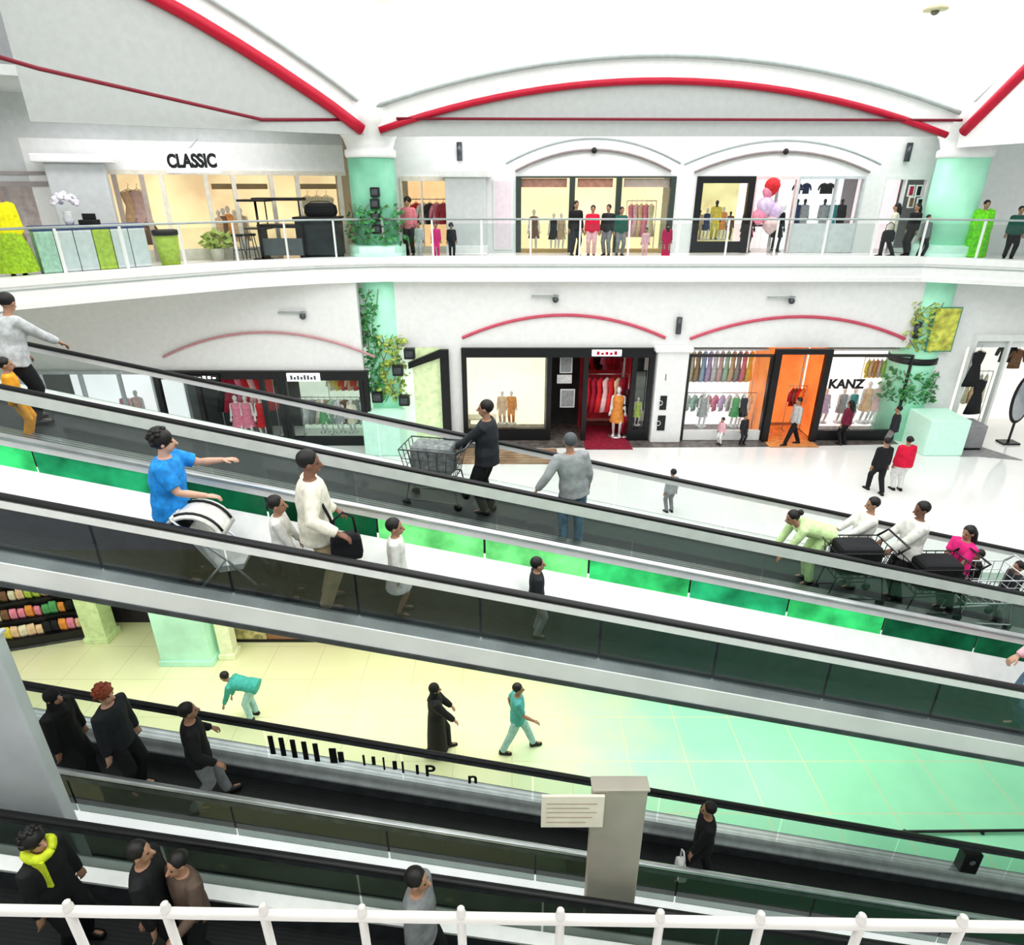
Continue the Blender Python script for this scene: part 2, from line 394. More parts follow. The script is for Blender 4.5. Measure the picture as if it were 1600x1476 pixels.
# moulded white fascia under the upper gallery edge
def sweep(path, prof, name, m, closed=False):
    """profile (out, z) swept along an XY path; out is to the right of travel (towards the void)"""
    mb = MB(); rings = []
    for i, p in enumerate(path):
        a = Vector(path[max(i - 1, 0)]); b = Vector(path[min(i + 1, len(path) - 1)]); d = (b - a).normalized(); nrm = Vector((d.y, -d.x))
        rings.append([(p[0] + nrm.x * u, p[1] + nrm.y * u, z) for u, z in prof])
    mb.loft(rings)
    return mb.build(name, m)
struct(sweep(EDGE, [(-.4, L2 + .06), (.10, L2 + .06), (.10, L2 - .12), (.04, L2 - .16), (.04, L2 - .48), (.14, L2 - .52), (.14, L2 - .64), (-.4, L2 - .64)], 'trim_1', WHITE))
struct(sweep(EDGE, [(.04, L2 - .20), (.055, L2 - .20), (.055, L2 - .235), (.04, L2 - .235)], 'trim_2', GREYT))
# walls behind the shops and around
WARM = mat('shop_cream_wall', (.93, .76, .46), .6, emit=0.75, var=.10, scale=.7)  # shop walls glow through emission, in place of lamps inside
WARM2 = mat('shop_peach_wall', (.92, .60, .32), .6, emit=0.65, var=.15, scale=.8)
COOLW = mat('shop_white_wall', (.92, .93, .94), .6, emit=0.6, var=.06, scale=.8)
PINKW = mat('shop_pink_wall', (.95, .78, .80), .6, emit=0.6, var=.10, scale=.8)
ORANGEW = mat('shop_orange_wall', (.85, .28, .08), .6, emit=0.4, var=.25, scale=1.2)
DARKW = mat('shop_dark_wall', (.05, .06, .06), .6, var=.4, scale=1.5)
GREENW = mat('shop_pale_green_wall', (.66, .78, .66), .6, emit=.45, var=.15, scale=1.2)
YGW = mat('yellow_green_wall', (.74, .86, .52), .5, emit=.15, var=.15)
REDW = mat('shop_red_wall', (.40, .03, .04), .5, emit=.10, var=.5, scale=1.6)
WOODF = mat('dark_stone_strip', (.16, .14, .13), .25, var=.4, scale=5)
struct(MB().box(-22, 20, 26, 26.3, L0, 5.5).build('wall_back', GREYW))
struct(MB().box(-22.3, -22, -8, 26.3, L0, 5.5).build('wall_left', GREYW))
struct(MB().box(20, 20.3, 11, 26.3, L0, 5.5).build('wall_right', GREYW))
# ---- upper facade (Y 22.2) : wall pieces around shop openings
def facade(name, segs, Y, th, z0, z1, m):
    mb = MB()
    for s in segs: mb.box(s[0], s[1], Y, Y + th, s[2], s[3])
    return struct(mb.build(name, m))
def X2(px): return PY(px, 330, 22.2).x
def X1(px): return (px - 800) * .02093
def XL(px): return (px - 800) * .0206
YL = 20.0
zt2 = .29
facade('wall_upper', [(X2(600), 20, zt2, 2.2), (X2(600), X2(628), L2, zt2), (X2(705), X2(806), L2, zt2), (X2(1052), X2(1086), L2, zt2), (X2(1342), X2(1372), L2, zt2), (X2(1440), 20, L2, zt2)], 22.2, .25, 0, 0, WHITE)
facade('wall_middle', [(-4.9, 20, -4.73, L2 - .25), (X1(690), X1(722), L1, -4.73), (X1(1020), X1(1072), L1, -4.73), (X1(1418), X1(1500), L1, -4.73)], 20.45, .25, 0, 0, WHITE)
facade('wall_middle_left', [(-18, XL(570), -5.36, L2 - .25), (-18, XL(60), L1, -5.36), (XL(566), XL(570), L1, -5.36)], YL, .25, 0, 0, WHITE)
facade('wall_middle_corner', [(X1(645), X1(690), L1, -4.73)], 20.46, .2, 0, 0, YGW)
facade('wall_middle_behind_column', [(-5.0, X1(645), L1, -4.73)], 20.46, .2, 0, 0, GREENW)
# upper left facade: along a slanting line
ULa, ULb = Vector((-11.4, 19.2)), Vector((-4.9, 22.2))
def UL(px):
    r = ray(px, 330); d = ULb - ULa
    # intersection of the sight line with the facade line
    den = r[0] * d.y - r[1] * d.x
    t = (ULa.x * d.y - ULa.y * d.x) / den
    return Vector((r[0] * t, r[1] * t))
uld = (ULb - ULa).normalized(); uln = Vector((uld.y, -uld.x))
ULA = math.atan2(uld.y, uld.x)
def ulbox(mb, pa, pb, z0, z1, o0=0.0, o1=.2):
    a, b = UL(pa), UL(pb)
    q = [a - uln * o0, b - uln * o0, b - uln * o1, a - uln * o1]
    mb.prism([(p.x, p.y) for p in q], 'z', z0, z1)
mb = MB(); ulbox(mb, 60, 545, .42, 1.15); ulbox(mb, 60, 110, L2, .42)
struct(mb.build('wall_upper_left', WHITE))
mb = MB(); ulbox(mb, 60, 545, 1.15, 2.2, .02)
struct(mb.build('wall_upper_left_frieze', GREYW))
mb = MB(); ulbox(mb, -200, 60, .1, 2.2)
struct(mb.build('wall_upper_far_left', GREYW))
mb = MB(); ulbox(mb, -200, 110, .0, .12, -.05, .3); ulbox(mb, -200, 110, .28, .36, -.05, .3)
struct(mb.build('trim_3', mat('taupe_band', (.42, .38, .38), .6)))
# gallery ceiling (soffit) over the upper floor: everything outside the atrium opening
SOF = 1.86
slab('ceiling_gallery', [(-22, 12)] + [(x - .0, y) for x, y in [(-11.8, 15.2), (-3.9, 20.25), (12.3, 20.25)]] + [(20, 20.25), (20, 26), (-22, 26)], SOF + .3, SOF + .5, GREYW)
# shop back rooms : back walls, each in its own colour, most with a built-in glow
def room(n, x0, x1, y, z0, z1, m, depth=1.6):
    o = MB().box(x0, x1, y + depth, y + depth + .1, z0, z1).build('wall_shop_%s' % n, m); struct(o)
    c = MB().box(x0, x1, y + .25, y + depth, z1, z1 + .06).build('ceiling_shop_%s' % n, WHITE); struct(c)
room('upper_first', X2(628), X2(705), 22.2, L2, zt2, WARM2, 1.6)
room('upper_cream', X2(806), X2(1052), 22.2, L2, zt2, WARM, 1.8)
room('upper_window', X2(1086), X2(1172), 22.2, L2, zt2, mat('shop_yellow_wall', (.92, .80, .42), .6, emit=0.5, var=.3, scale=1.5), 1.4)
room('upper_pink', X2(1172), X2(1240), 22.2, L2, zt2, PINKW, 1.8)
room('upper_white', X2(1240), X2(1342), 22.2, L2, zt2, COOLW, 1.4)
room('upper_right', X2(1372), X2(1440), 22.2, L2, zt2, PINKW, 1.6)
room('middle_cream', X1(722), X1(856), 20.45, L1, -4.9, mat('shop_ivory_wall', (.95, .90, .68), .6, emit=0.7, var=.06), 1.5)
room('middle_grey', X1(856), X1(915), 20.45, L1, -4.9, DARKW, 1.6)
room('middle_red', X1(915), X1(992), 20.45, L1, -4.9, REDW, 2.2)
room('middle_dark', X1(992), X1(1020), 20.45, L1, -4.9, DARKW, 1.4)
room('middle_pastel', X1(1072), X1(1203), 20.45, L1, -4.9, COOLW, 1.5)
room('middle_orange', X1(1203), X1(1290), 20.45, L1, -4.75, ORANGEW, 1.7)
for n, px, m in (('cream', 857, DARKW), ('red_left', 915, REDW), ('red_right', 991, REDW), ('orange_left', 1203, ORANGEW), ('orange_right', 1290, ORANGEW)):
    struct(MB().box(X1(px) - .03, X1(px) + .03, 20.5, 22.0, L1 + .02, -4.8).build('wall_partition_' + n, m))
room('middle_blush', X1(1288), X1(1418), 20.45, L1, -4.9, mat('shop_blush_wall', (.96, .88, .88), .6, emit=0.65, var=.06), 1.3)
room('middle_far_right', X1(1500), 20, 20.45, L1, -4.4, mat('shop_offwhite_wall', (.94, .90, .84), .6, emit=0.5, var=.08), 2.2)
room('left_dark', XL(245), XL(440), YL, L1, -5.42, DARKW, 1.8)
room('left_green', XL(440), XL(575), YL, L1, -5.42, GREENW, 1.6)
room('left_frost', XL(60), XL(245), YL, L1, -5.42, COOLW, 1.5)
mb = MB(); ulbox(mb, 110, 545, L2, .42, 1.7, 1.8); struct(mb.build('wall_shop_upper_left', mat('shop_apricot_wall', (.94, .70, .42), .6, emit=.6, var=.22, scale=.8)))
mb = MB(); ulbox(mb, -200, 110, L2, .1, 1.7, 1.8); struct(mb.build('wall_shop_upper_far_left', mat('shop_taupe_wall', (.55, .50, .50), .6, emit=.15, var=.2)))
# dark stone strip along the shop fronts of the middle floor
struct(MB().prism([(-2.2, 19.6), (X1(1200), 19.75), (X1(1420), 20.0), (X1(1420), 22.3), (-2.2, 22.3)], 'z', L1, L1 + .012).build('trim_4', WOODF))
struct(MB().prism([(X1(915), 19.5), (X1(990), 19.5), (X1(985), 21.8), (X1(918), 21.8)], 'z', L1 + .013, L1 + .02).build('trim_10', mat('maroon_carpet', (.30, .02, .05), .7, var=.3)))
struct(MB().prism([(X1(1208), 19.7), (X1(1286), 19.7), (X1(1286), 21.8), (X1(1208), 21.8)], 'z', L1 + .013, L1 + .02).build('trim_11', mat('orange_floor', (.72, .36, .14), .35, var=.25)))
struct(MB().prism([(X1(700), 18.3), (X1(870), 18.3), (X1(870), 19.6), (X1(700), 19.6)], 'z', L1, L1 + .01).build('trim_5', mat('brown_wood_floor', (.42, .26, .17), .25, var=.35, scale=2, stripes=(1, 30, .3)))) 

# ---- arches: tube ribs, white band, grey outer rib, spandrel, skylight vault
def arcpts(A, B, rise, n=24, lift=0.0):
    A = Vector(A); B = Vector(B); out = []
    for i in range(n + 1):
        t = i / n; p = A.lerp(B, t); p.z += rise * (1 - (2 * t - 1) ** 2) + lift; out.append(p)
    return out
CA = Vector((-3.68, 20.1, 1.42)); CB = Vector((12.1, 20.1, 1.30))
fa = arcpts(CA, CB, 1.24)
def bezier(P, n=24):
    out = []
    for i in range(n + 1):
        t = i / n; a = [P[j].lerp(P[j + 1], t) for j in range(len(P) - 1)]
        while len(a) > 1: a = [a[j].lerp(a[j + 1], t) for j in range(len(a) - 1)]
        out.append(a[0])
    return out
CL = Vector((-4.25, 19.9, 1.42))
def inplane(px, py, A, D):
    r = ray(px, py); den = r[0] * D[1] - r[1] * D[0]; t = (A[0] * D[1] - A[1] * D[0]) / den
    return Vector((r[0] * t, r[1] * t, r[2] * t))
la = [inplane(px, py, (-4.25, 19.9), (-7.95, -5.0)) for px, py in ((566, 203), (545, 187), (520, 168), (490, 147), (460, 127), (430, 107), (400, 88), (370, 69), (340, 51), (310, 33), (280, 16), (250, 0), (215, -18), (170, -40), (110, -66), (40, -94), (-40, -122))]
ra = [inplane(px, py, (12.65, 20.0), (.35, -2.0)) for px, py in ((1506, 206), (1522, 190), (1538, 174), (1555, 157), (1575, 137), (1600, 112), (1630, 84), (1670, 48), (1720, 8))]
CL, CR = la[0].copy(), ra[0].copy()
AR = thing('roof_arch', 'long shallow red arch spanning the middle of the atrium roof', 'arch', CA)
AL_ = thing('roof_arch', 'big red arch climbing from the left column to the top of the picture', 'arch', CL)
AA = thing('roof_arch', 'short steep red arch at the right edge above the green column', 'arch', CR)
def off(pts, dz, k=0.0, org=Vector((0, 0, 0))):
    out = []
    for i, p in enumerate(pts):
        a = pts[max(i - 1, 0)]; b = pts[min(i + 1, len(pts) - 1)]; d = (b - a).normalized()
        n = Vector((0, 0, 1)) - d * d.z; n.normalize()
        out.append(p + n * dz - org)
    return out
for root, pts, org, r in ((AR, fa, CA, .085), (AL_, la, CL, .15), (AA, ra, CR, .15)):
    MB().tube(off(pts, 0, org=org), r, 12).build('red_rib', RED, root, True)
    MB().tube(off(pts, .56, org=org + Vector((0, .10, 0))), .062, 8).build('grey_rib', GREYT, root, True)
    q0, q1 = off(pts, .0, org=org), off(pts, .56, org=org)
    MB().loft([[a, b, b + Vector((0, .12, 0)), a + Vector((0, .12, 0))] for a, b in zip(q0, q1)]).build('white_band', WHITE, root)
# spandrels (grey-white wall between arch and chord)
SP = mat('spandrel_plaster', (.50, .52, .52), .7, var=.04)
def spandrel(name, pts, zc, m, dy):
    mb = MB()
    mb.loft([[p + Vector((0, dy, 0)), (p.x, p.y + dy, min(p.z, zc)), (p.x, p.y + dy + .1, min(p.z, zc)), p + Vector((0, dy + .1, 0))] for p in pts])
    return struct(mb.build(name, m))
spandrel('wall_spandrel_front', fa, 1.28, SP, .06)
spandrel('wall_spandrel_left', la, 1.3, SP, .06)
spandrel('wall_spandrel_right', ra, 1.0, WHITE, .06)
# thin dark red line trims
def trim(n, pts, r, m): return struct(MB().tube(pts, r, 8).build('trim_%d' % n, m, None, True))
trim(6, [(X2(655) - .2, 20.05, 1.70), (12.4, 20.05, 1.66)], .035, DRED)
trim(7, [PY(-60, 72, 13.0), PY(60, 107, 14.2), PY(410, 187, 18.6), PY(540, 187, 19.8)], .04, DRED)
trim(8, [(13.0, 20.05, 1.6), (19.5, 20.05, 1.6)], .035, DRED)
# skylight: luminous white vault sheets sweeping up from the arches
SKY = mat('luminous_skylight', (1, 1, 1), .9, emit=1.15, emit_col=(1, 1, 1), var=0)
def vault(name, pts, tops):
    mb = MB(); rows = []
    for p, q in zip(pts, tops):
        rows.append([Vector(p), Vector(p).lerp(Vector(q), .5) + Vector((0, 0, .8)), Vector(q)])
    vs = [v for r in rows for v in r]; fs = []
    for i in range(len(rows) - 1):
        for k in range(2): fs.append([i * 3 + k, i * 3 + k + 1, i * 3 + k + 4, i * 3 + k + 3])
    mb.add(vs, fs); return struct(mb.build(name, SKY, None, True))
fo = off(fa, .56); lo = off(la, .56); ro = off(ra, .56)
vault('ceiling_skylight_front', fo, [(-3.9 + 16 * i / 24, 7 + 0 * i, 7.2) for i in range(25)])
vault('ceiling_skylight_left', lo, [(-3.9 - 4 * i / (len(lo) - 1), 7 - 3 * i / (len(lo) - 1), 7.2) for i in range(len(lo))])
vault('ceiling_skylight_right', ro, [(12.1, 7, 7.2) for i in ro])
def corner(name, p, q, r):
    m = p.lerp(r, .5) + Vector((0, 0, .8)); n = q.lerp(r, .5) + Vector((0, 0, .8))
    struct(MB().add([p, q, n, m, r], [[0, 1, 2, 3], [3, 2, 4]]).build(name, SKY))
corner('ceiling_skylight_corner_left', fo[0], lo[0], Vector((-3.9, 7, 7.2)))
corner('ceiling_skylight_corner_right', fo[-1], ro[0], Vector((12.1, 7, 7.2)))
struct(MB().box(-20, 18, -7, 7.0, 7.2, 7.3).build('ceiling_skylight_near', SKY))
# ---- columns with flared capitals
def column(label, x, y, r, zb, zt, body, plinth=None, name='column', planters=None):
    t = thing(name, label, 'column', (x, y, zb))
    h = zt - zb
    MB().lathe(0, 0, [(r, .02), (r, h)], 24).build('shaft', body, t, True)
    return t
colL = thing('atrium_column', 'mint-clad round column left of centre, running through both galleries', 'column', (-4.15, 20.95, L1))
colR = thing('atrium_column', 'mint-clad round column near the right edge of both galleries', 'column', (13.3, 20.95, L1))
for c, px in ((colL, 0), (colR, 1)):
    MB().lathe(0, 0, [(.70, .01), (.70, L2 - .26 - L1)], 24).build('lower_shaft', MINT, c, True)
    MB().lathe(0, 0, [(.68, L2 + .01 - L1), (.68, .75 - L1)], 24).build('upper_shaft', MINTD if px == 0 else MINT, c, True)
    MB().lathe(0, 0, [(.70, .75 - L1), (.74, .80 - L1), (.74, .95 - L1), (.66, 1.0 - L1), (.75, 1.25 - L1), (1.0, 1.6 - L1), (1.15, 2.1 - L1)], 24).build('capital', WHITE, c, True)
    MB().box(*((-.55, .62) if px == 0 else (-.12, 1.12)), -2.0, -.72, .012, 1.2).build('plinth', mat('mint_plinth', (.62, .92, .78), .4, emit=.12, var=.06), c, bevel=.03)
    MB().lathe(0, 0, [(.86, L2 + .012 - L1), (.86, L2 + .35 - L1), (.70, L2 + .38 - L1)], 24).build('base', mat('mint_plinth', (.6, .9, .75)), c, True)
colA = thing('pilaster', 'square white pilaster with moulded cap between upper shops, left of the arched cream shop', 'pilaster', (X2(730), 21.8, L2))
MB().box(-.62, .62, -.3, .39, .005, 2.25).build('shaft', GREYW, colA, bevel=.03)
MB().box(-.78, .78, -.42, .39, 2.25, 2.45).build('cap', WHITE, colA, bevel=.03)
MB().box(-.66, .66, -.33, .39, .005, .28).build('base', WHITE, colA, bevel=.02)
cB = UL(150); colB = thing('pilaster', 'broad pale grey pilaster left of the peach shop on the upper gallery', 'pilaster', (cB.x + .1, cB.y - .55, L2), ULA)
MB().box(-.66, .66, -.4, .35, .005, 2.55).build('shaft', GREYW, colB, bevel=.03)
MB().box(-.9, .9, -.55, .35, 2.55, 2.75).build('cap', WHITE, colB, bevel=.03)
colC = thing('pilaster', 'white pilaster carrying three black badges between the two middle-floor shops', 'pilaster', (X1(1046), 20.4, L1))
MB().box(-.50, .50, -.3, .03, .014, 3.1).build('shaft', WHITE, colC, bevel=.03)
MB().box(-.60, .60, -.38, .03, 3.1, 3.25).build('cap', WHITE, colC, bevel=.02)
for i, (z, s_) in enumerate(((2.28, .10), (1.42, .22), (.72, .24))):
    b = MB().box(-.30 - s_ + .22, -.30 + s_ + .0, -.325, -.302, z - s_ * 1.1, z + s_ * 1.1).build('badge', BLACK, colC, bevel=.01)
    if i: MB().tube([(-.30 - .0 + .08 * math.cos(a), -.335, z + .08 * math.sin(a)) for a in [2 * PI * q / 12 for q in range(13)]], .012, 6).build('emblem', WHITEM, b, True)
# arch mouldings over the shops
def shop_arch(label, px0, px1, Y, z0, rise, m, r, Xf, m2=None):
    x0, x1 = Xf(px0), Xf(px1); c = Vector(((x0 + x1) / 2, Y, z0)); t = thing('shop_arch', label, 'arch', c)
    h = (x1 - x0) / 2
    MB().tube([(h * math.sin(a), 0, rise * (1 - (math.sin(a)) ** 2)) for a in [-PI / 2 + PI * i / 28 for i in range(29)]], r, 8).build('moulding', m, t, True)
    if m2:
        MB().tube([(h * 1.12 * math.sin(a), .06, rise * 1.15 * (1 - math.sin(a) ** 2) + .22) for a in [-PI / 2 + PI * i / 28 for i in range(29)]], .03, 8).build('outer_moulding', m2, t, True)
    return t
GREYM = mat('grey_brown_moulding', (.30, .25, .25), .5)
a1 = shop_arch('thin dark arch moulding over the cream upper shop', 805, 1042, 22.14, .43, .60, GREYM, .035, X2, GREYT)
a2 = shop_arch('thin dark arch moulding over the black-framed upper shop', 1078, 1345, 22.14, .40, .58, GREYM, .035, X2, GREYT)
for t in (a1, a2): MB().ell((0, -.05, .58), (.09, .07, .09)).build('boss', BLACK, t, True)
PINKR = mat('rose_moulding', (.62, .10, .16), .5)
shop_arch('rose arch moulding over the middle-floor shop with the ivory window', 724, 1034, 20.42, -4.42, .72, PINKR, .05, X1)
shop_arch('rose arch moulding over the middle-floor shop with the orange doorway', 1072, 1400, 20.42, -4.45, .70, PINKR, .05, X1)
shop_arch('faded rose arch moulding over the two left middle-floor shops', 265, 590, YL - .06, -4.92, .78, mat('faded_rose', (.60, .32, .34), .5), .04, XL)
# wall sconces and ceiling spots
def sconce(label, x, y, z):
    t = thing('wall_lamp', label, 'lamp', (x, y, z))
    MB().cyl(0, -.10, -.26, .26, .085, 14).build('shade', DSTEEL, t, True)
    MB().box(-.04, .04, -.1, .0, -.05, .05).build('bracket', DSTEEL, t)
sconce('black cylinder lamp on the wall above the upper white pilaster', X2(721), 22.2, PY(721, 237, 22.2).z)
sconce('black cylinder lamp on the wall right of the upper arches', X2(1396), 22.2, PY(1396, 238, 22.2).z)
sconce('grey cylinder lamp on the wall above the pilaster with black badges', X1(1052), 20.45, PY(1052, 508, 20.4).z)
sconce('dark cylinder lamp on the wall beside the right mint column', X1(1413), 20.45, PY(1413, 515, 20.4).z)
def dome(label, px, py, Y):
    p = PY(px, py, Y); t = thing('ceiling_camera', label, 'camera', p)
    MB().box(-.75, .10, -.02, .08, .09, .13).build('arm', GREYT, t)
    MB().box(-.05, .05, -.04, .12, .02, .13).build('mount', GREYT, t)
    MB().ell((0, 0, 0), (.10, .10, .10)).build('lens_dome', DSTEEL, t, True)
dome('small dark dome camera above the ivory-window shop arch', 868, 468, 20.3)
dome('small dark dome camera above the orange-doorway shop arch', 1237, 470, 20.3)
dome('small dark dome camera on the white wall over the left middle shops', 473, 494, 19.9)
p = PY(1462, 14, 15.5); t = thing('pendant_lamp', 'small lamp fixture hanging from the bright skylight at top right', 'lamp', p)
MB().lathe(0, 0, [(.03, .12), (.12, .10), (.24, .0), (.22, -.03)], 18).build('shade', mat('cream_shade', (.8, .72, .5), .5), t, True)
MB().ell((0, 0, -.05), (.08, .08, .06)).build('bulb', mat('bulb_grey', (.2, .2, .16), .3), t, True)
MB().cyl(0, 0, .1, 2.6, .008, 6).build('cord', GREYT, t)
p = PY(603, 3, 15.5); t = thing('pendant_lamp', 'faint pale lamp fixture cut by the top edge left of centre', 'lamp', p)
MB().lathe(0, 0, [(.03, .12), (.12, .10), (.24, .0), (.22, -.03)], 18).build('shade', mat('pale_shade', (.9, .9, .82), .5, emit=.3), t, True)
MB().cyl(0, 0, .1, 3.4, .008, 6).build('cord', GREYT, t)
# ---- gallery railings
def railing(label, path, spacing=1.5, h=1.05, inset=-.16):
    o = Vector((path[0][0], path[0][1], L2 + .06)); t = thing('gallery_railing', label, 'railing', o)
    pts = []
    for i, p in enumerate(path):
        a = Vector(path[max(i - 1, 0)]); b = Vector(path[min(i + 1, len(path) - 1)]); d = (b - a).normalized(); n = Vector((d.y, -d.x))
        pts.append(Vector((p[0] + n.x * inset, p[1] + n.y * inset, 0)) - Vector((o.x, o.y, 0)))
    MB().tube([q + Vector((0, 0, h)) for q in pts], .03, 8).build('top_rail', GREYT, t, True)
    # resample
    seg = []; L = 0
    for a, b in zip(pts, pts[1:]): seg.append((L, a, b)); L += (b - a).length
    def at(s):
        for l, a, b in reversed(seg):
            if s >= l: return a + (b - a).normalized() * min(s - l, (b - a).length)
    n = max(1, round(L / spacing))
    for i in range(n + 1):
        q = at(L * i / n); MB().box(q.x - .025, q.x + .025, q.y - .025, q.y + .025, .005, h - .02).build('post', WHITEM, t)
        if i < n:
            q2 = at(L * (i + 1) / n - 1e-4); d = (q2 - q).normalized(); w = Vector((-d.y, d.x, 0)) * .006
            a, b = q + d * .05, q2 - d * .05
            MB().prism([((a + w).x, (a + w).y), ((b + w).x, (b + w).y), ((b - w).x, (b - w).y), ((a - w).x, (a - w).y)], 'z', .10, h - .12).build('glass_panel', GLASS, t)
    return t
railing('glass balustrade with pale posts along the straight upper gallery', [(-3.85, 20.2), (12.4, 20.2), (14.0, 19.5), (17.6, 17.8)])
railing('glass balustrade with pale posts round the left bend of the upper gallery', EDGE[1:7], 1.4)
# ================================================================= MOVING WALKWAYS
BELT = mat('belt_rubber', (.035, .04, .043), .45, var=.2, stripes=(1, 150, .6))
BELTD = mat('belt_rubber_dark', (.010, .011, .013), .5, var=.3, stripes=(1, 150, .6))
CLADW = mat('white_cladding', (.82, .83, .82), .35, .1, var=.06, scale=2)
CLADG = mat('grey_cladding', (.20, .225, .22), .4, .3, var=.2, scale=2)
CLADD = mat('dark_green_cladding', (.02, .045, .035), .4, .2, var=.4, scale=2)
DECKS = mat('steel_deck', (.62, .65, .67), .28, .6, var=.12, stripes=(1, 90, .25))
DECKW = mat('white_deck', (.88, .89, .88), .35, .1, var=.05)
DECKD = mat('striped_deck', (.28, .30, .30), .3, .5, var=.15, stripes=(1, 75, .75))
def green(n, c, e): return mat(n, c, .25, var=.6, scale=2.2, emit=e)
GREENS = [green('lit_green_glass', (.05, .55, .17), .30), green('bright_green_glass', (.18, .85, .22), .45), green('unlit_green_glass', (.01, .16, .07), .06), green('teal_green_glass', (.03, .42, .18), .2)]  # how far each panel is lit is put into its colour and glow
def walkway(label, Yn, Yf, z0, sl, Xa, Xb, gn, gf, inn, inf, bd, mats, glass_n, glass_f, handrail_n=True, clad_n=.30, panel=1.9, skirt=.12, trimcol=RUBBER, floorx=None):
    w = Yf - Yn
    root = thing('moving_walkway', label, 'moving walkway', (0, Yn, z0))
    def ex(poly, x0=Xa, x1=Xb):
        return MB().loft([[(x, y, z - sl * x) for y, z in poly] for x in (x0, x1)])
    def ell(cy, cz, ry, rz, n=12): return [(cy + ry * math.cos(2 * PI * k / n), cz + rz * math.sin(2 * PI * k / n)) for k in range(n)]
    def rect(y0, y1, za, zb): return [(y0, za), (y1, za), (y1, zb), (y0, zb)]
    b = ex(rect(inn, w - inf, -bd - .05, -bd)).build('belt', mats['belt'], root)
    ex(ell(0, 0, .042, .030)).build('handrail', mats.get('rail_n', RUBBER), root, True)
    ex(ell(w, 0, .042, .030)).build('handrail', mats.get('rail_f', RUBBER), root, True)
    ex(rect(-.040, .018, -mats.get('prof_h', .10), -.025)).build('handrail_profile', mats.get('prof', DECKW), root)
    ex(rect(w - .018, w + .018, -.10, -.03)).build('handrail_profile', mats.get('prof', DECKW), root)
    n = max(1, round((Xb - Xa) / panel))
    for side, y, g, gm in ((0, 0, gn, glass_n), (1, w, gf, glass_f)):
        for i in range(n):
            a = Xa + (Xb - Xa) * i / n + .012; c = Xa + (Xb - Xa) * (i + 1) / n - .012
            m = gm if not isinstance(gm, list) else gm[i % len(gm)]
            ex(rect(y - .006, y + .006, -g, -.095), a, c).build('glass_panel', m, root)
    # inner decks, skirts
    ex([(-skirt, -gn - .02), (.01, -gn), (inn, -gn - .06), (inn, -bd - .06), (inn - .01, -bd - .06), (inn - .01, -gn - .08), (-skirt, -gn - .05)]).build('near_deck', mats['deck_n'], root)
    df = mats.get('drop_f', .06)
    ex([(w + skirt, -gf - .02), (w - .01, -gf), (w - inf, -gf - df), (w - inf, -gf - df - .03), (w + skirt, -gf - .05)]).build('far_deck', mats['deck_f'], root)
    ex(rect(w - inf, w - inf + .012, -bd - .06, -gf - df - .03)).build('skirt_panel', mats.get('skirt', DSTEEL), root)
    ex(rect(-skirt - .015, -skirt, -gn - clad_n, -gn - .02)).build('near_cladding', mats['clad_n'], root)
    ex(rect(w + skirt, w + skirt + .015, -bd - .15, -gf - .02)).build('far_cladding', mats.get('clad_f', CLADG), root)
    bot = -gn - clad_n
    ex(rect(-skirt - .03, -skirt + .05, bot - .05, bot)).build('bottom_trim', trimcol, root)
    ex([(-skirt, bot - .03), (w + skirt, -bd - .15), (w + skirt, -bd - .20), (-skirt, bot - .08)]).build('soffit', mats.get('soffit', CLADG), root)
    return root
def zA(x): return -3.65 - .90 - .225 * x
def zB(x): return -3.46 - .95 - .225 * x
def zC(x): return -7.53 - .95 - .235 * x
def zD(x): return -6.51 - .95 - .23 * x
walkway('rear moving walkway sloping down to the right beside the middle floor', 7.6, 9.2, -3.65, .225, -11.3, 14.6, .70, .70, .36, .10, .90,
        dict(belt=BELT, deck_n=DECKD, deck_f=DECKW, clad_n=CLADD, skirt=DECKW, prof_h=.17, soffit=CLADD), GLASS, GLASS, clad_n=.22)
gl = [2, 2, 2, 0, 3, 2, 2, 1, 1, 0, 3, 0, 2, 2, 2, 2, 2, 2, 2, 2]
walkway('broad central moving walkway with green lit glass along its far side', 5.0, 6.05, -3.46, .225, -9.5, 13.5, .60, .34, .10, .24, .95,
        dict(belt=BELT, deck_n=CLADG, deck_f=DECKW, clad_n=CLADW, rail_f=STEEL, drop_f=.24, clad_f=CLADD, skirt=mat('slate_skirt', (.09, .10, .11), .4, .3, var=.25)), TINT, [GREENS[i] for i in gl], clad_n=.22, panel=1.15, trimcol=DSTEEL)
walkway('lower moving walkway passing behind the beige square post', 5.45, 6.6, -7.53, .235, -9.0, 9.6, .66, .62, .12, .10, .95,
        dict(belt=BELTD, deck_n=mat('glowing_white_deck', (.9, .92, .92), .35, emit=.30, var=.05), deck_f=DECKS, clad_n=CLADG, rail_n=STEEL, prof=DSTEEL, drop_f=.14), DTINT, GLASS, clad_n=.5, skirt=.17)  # near deck glows by emission, replacing light the walkway above blocks
walkway('nearest dark moving walkway just beyond the white tube railing', 3.1, 4.2, -6.51, .23, -9.0, 11.5, .60, .60, .12, .12, .95,
        dict(belt=BELTD, deck_n=DECKS, deck_f=DECKW, clad_n=CLADG, prof=DSTEEL, drop_f=.05), DTINT, DTINT, clad_n=.5, skirt=.10)
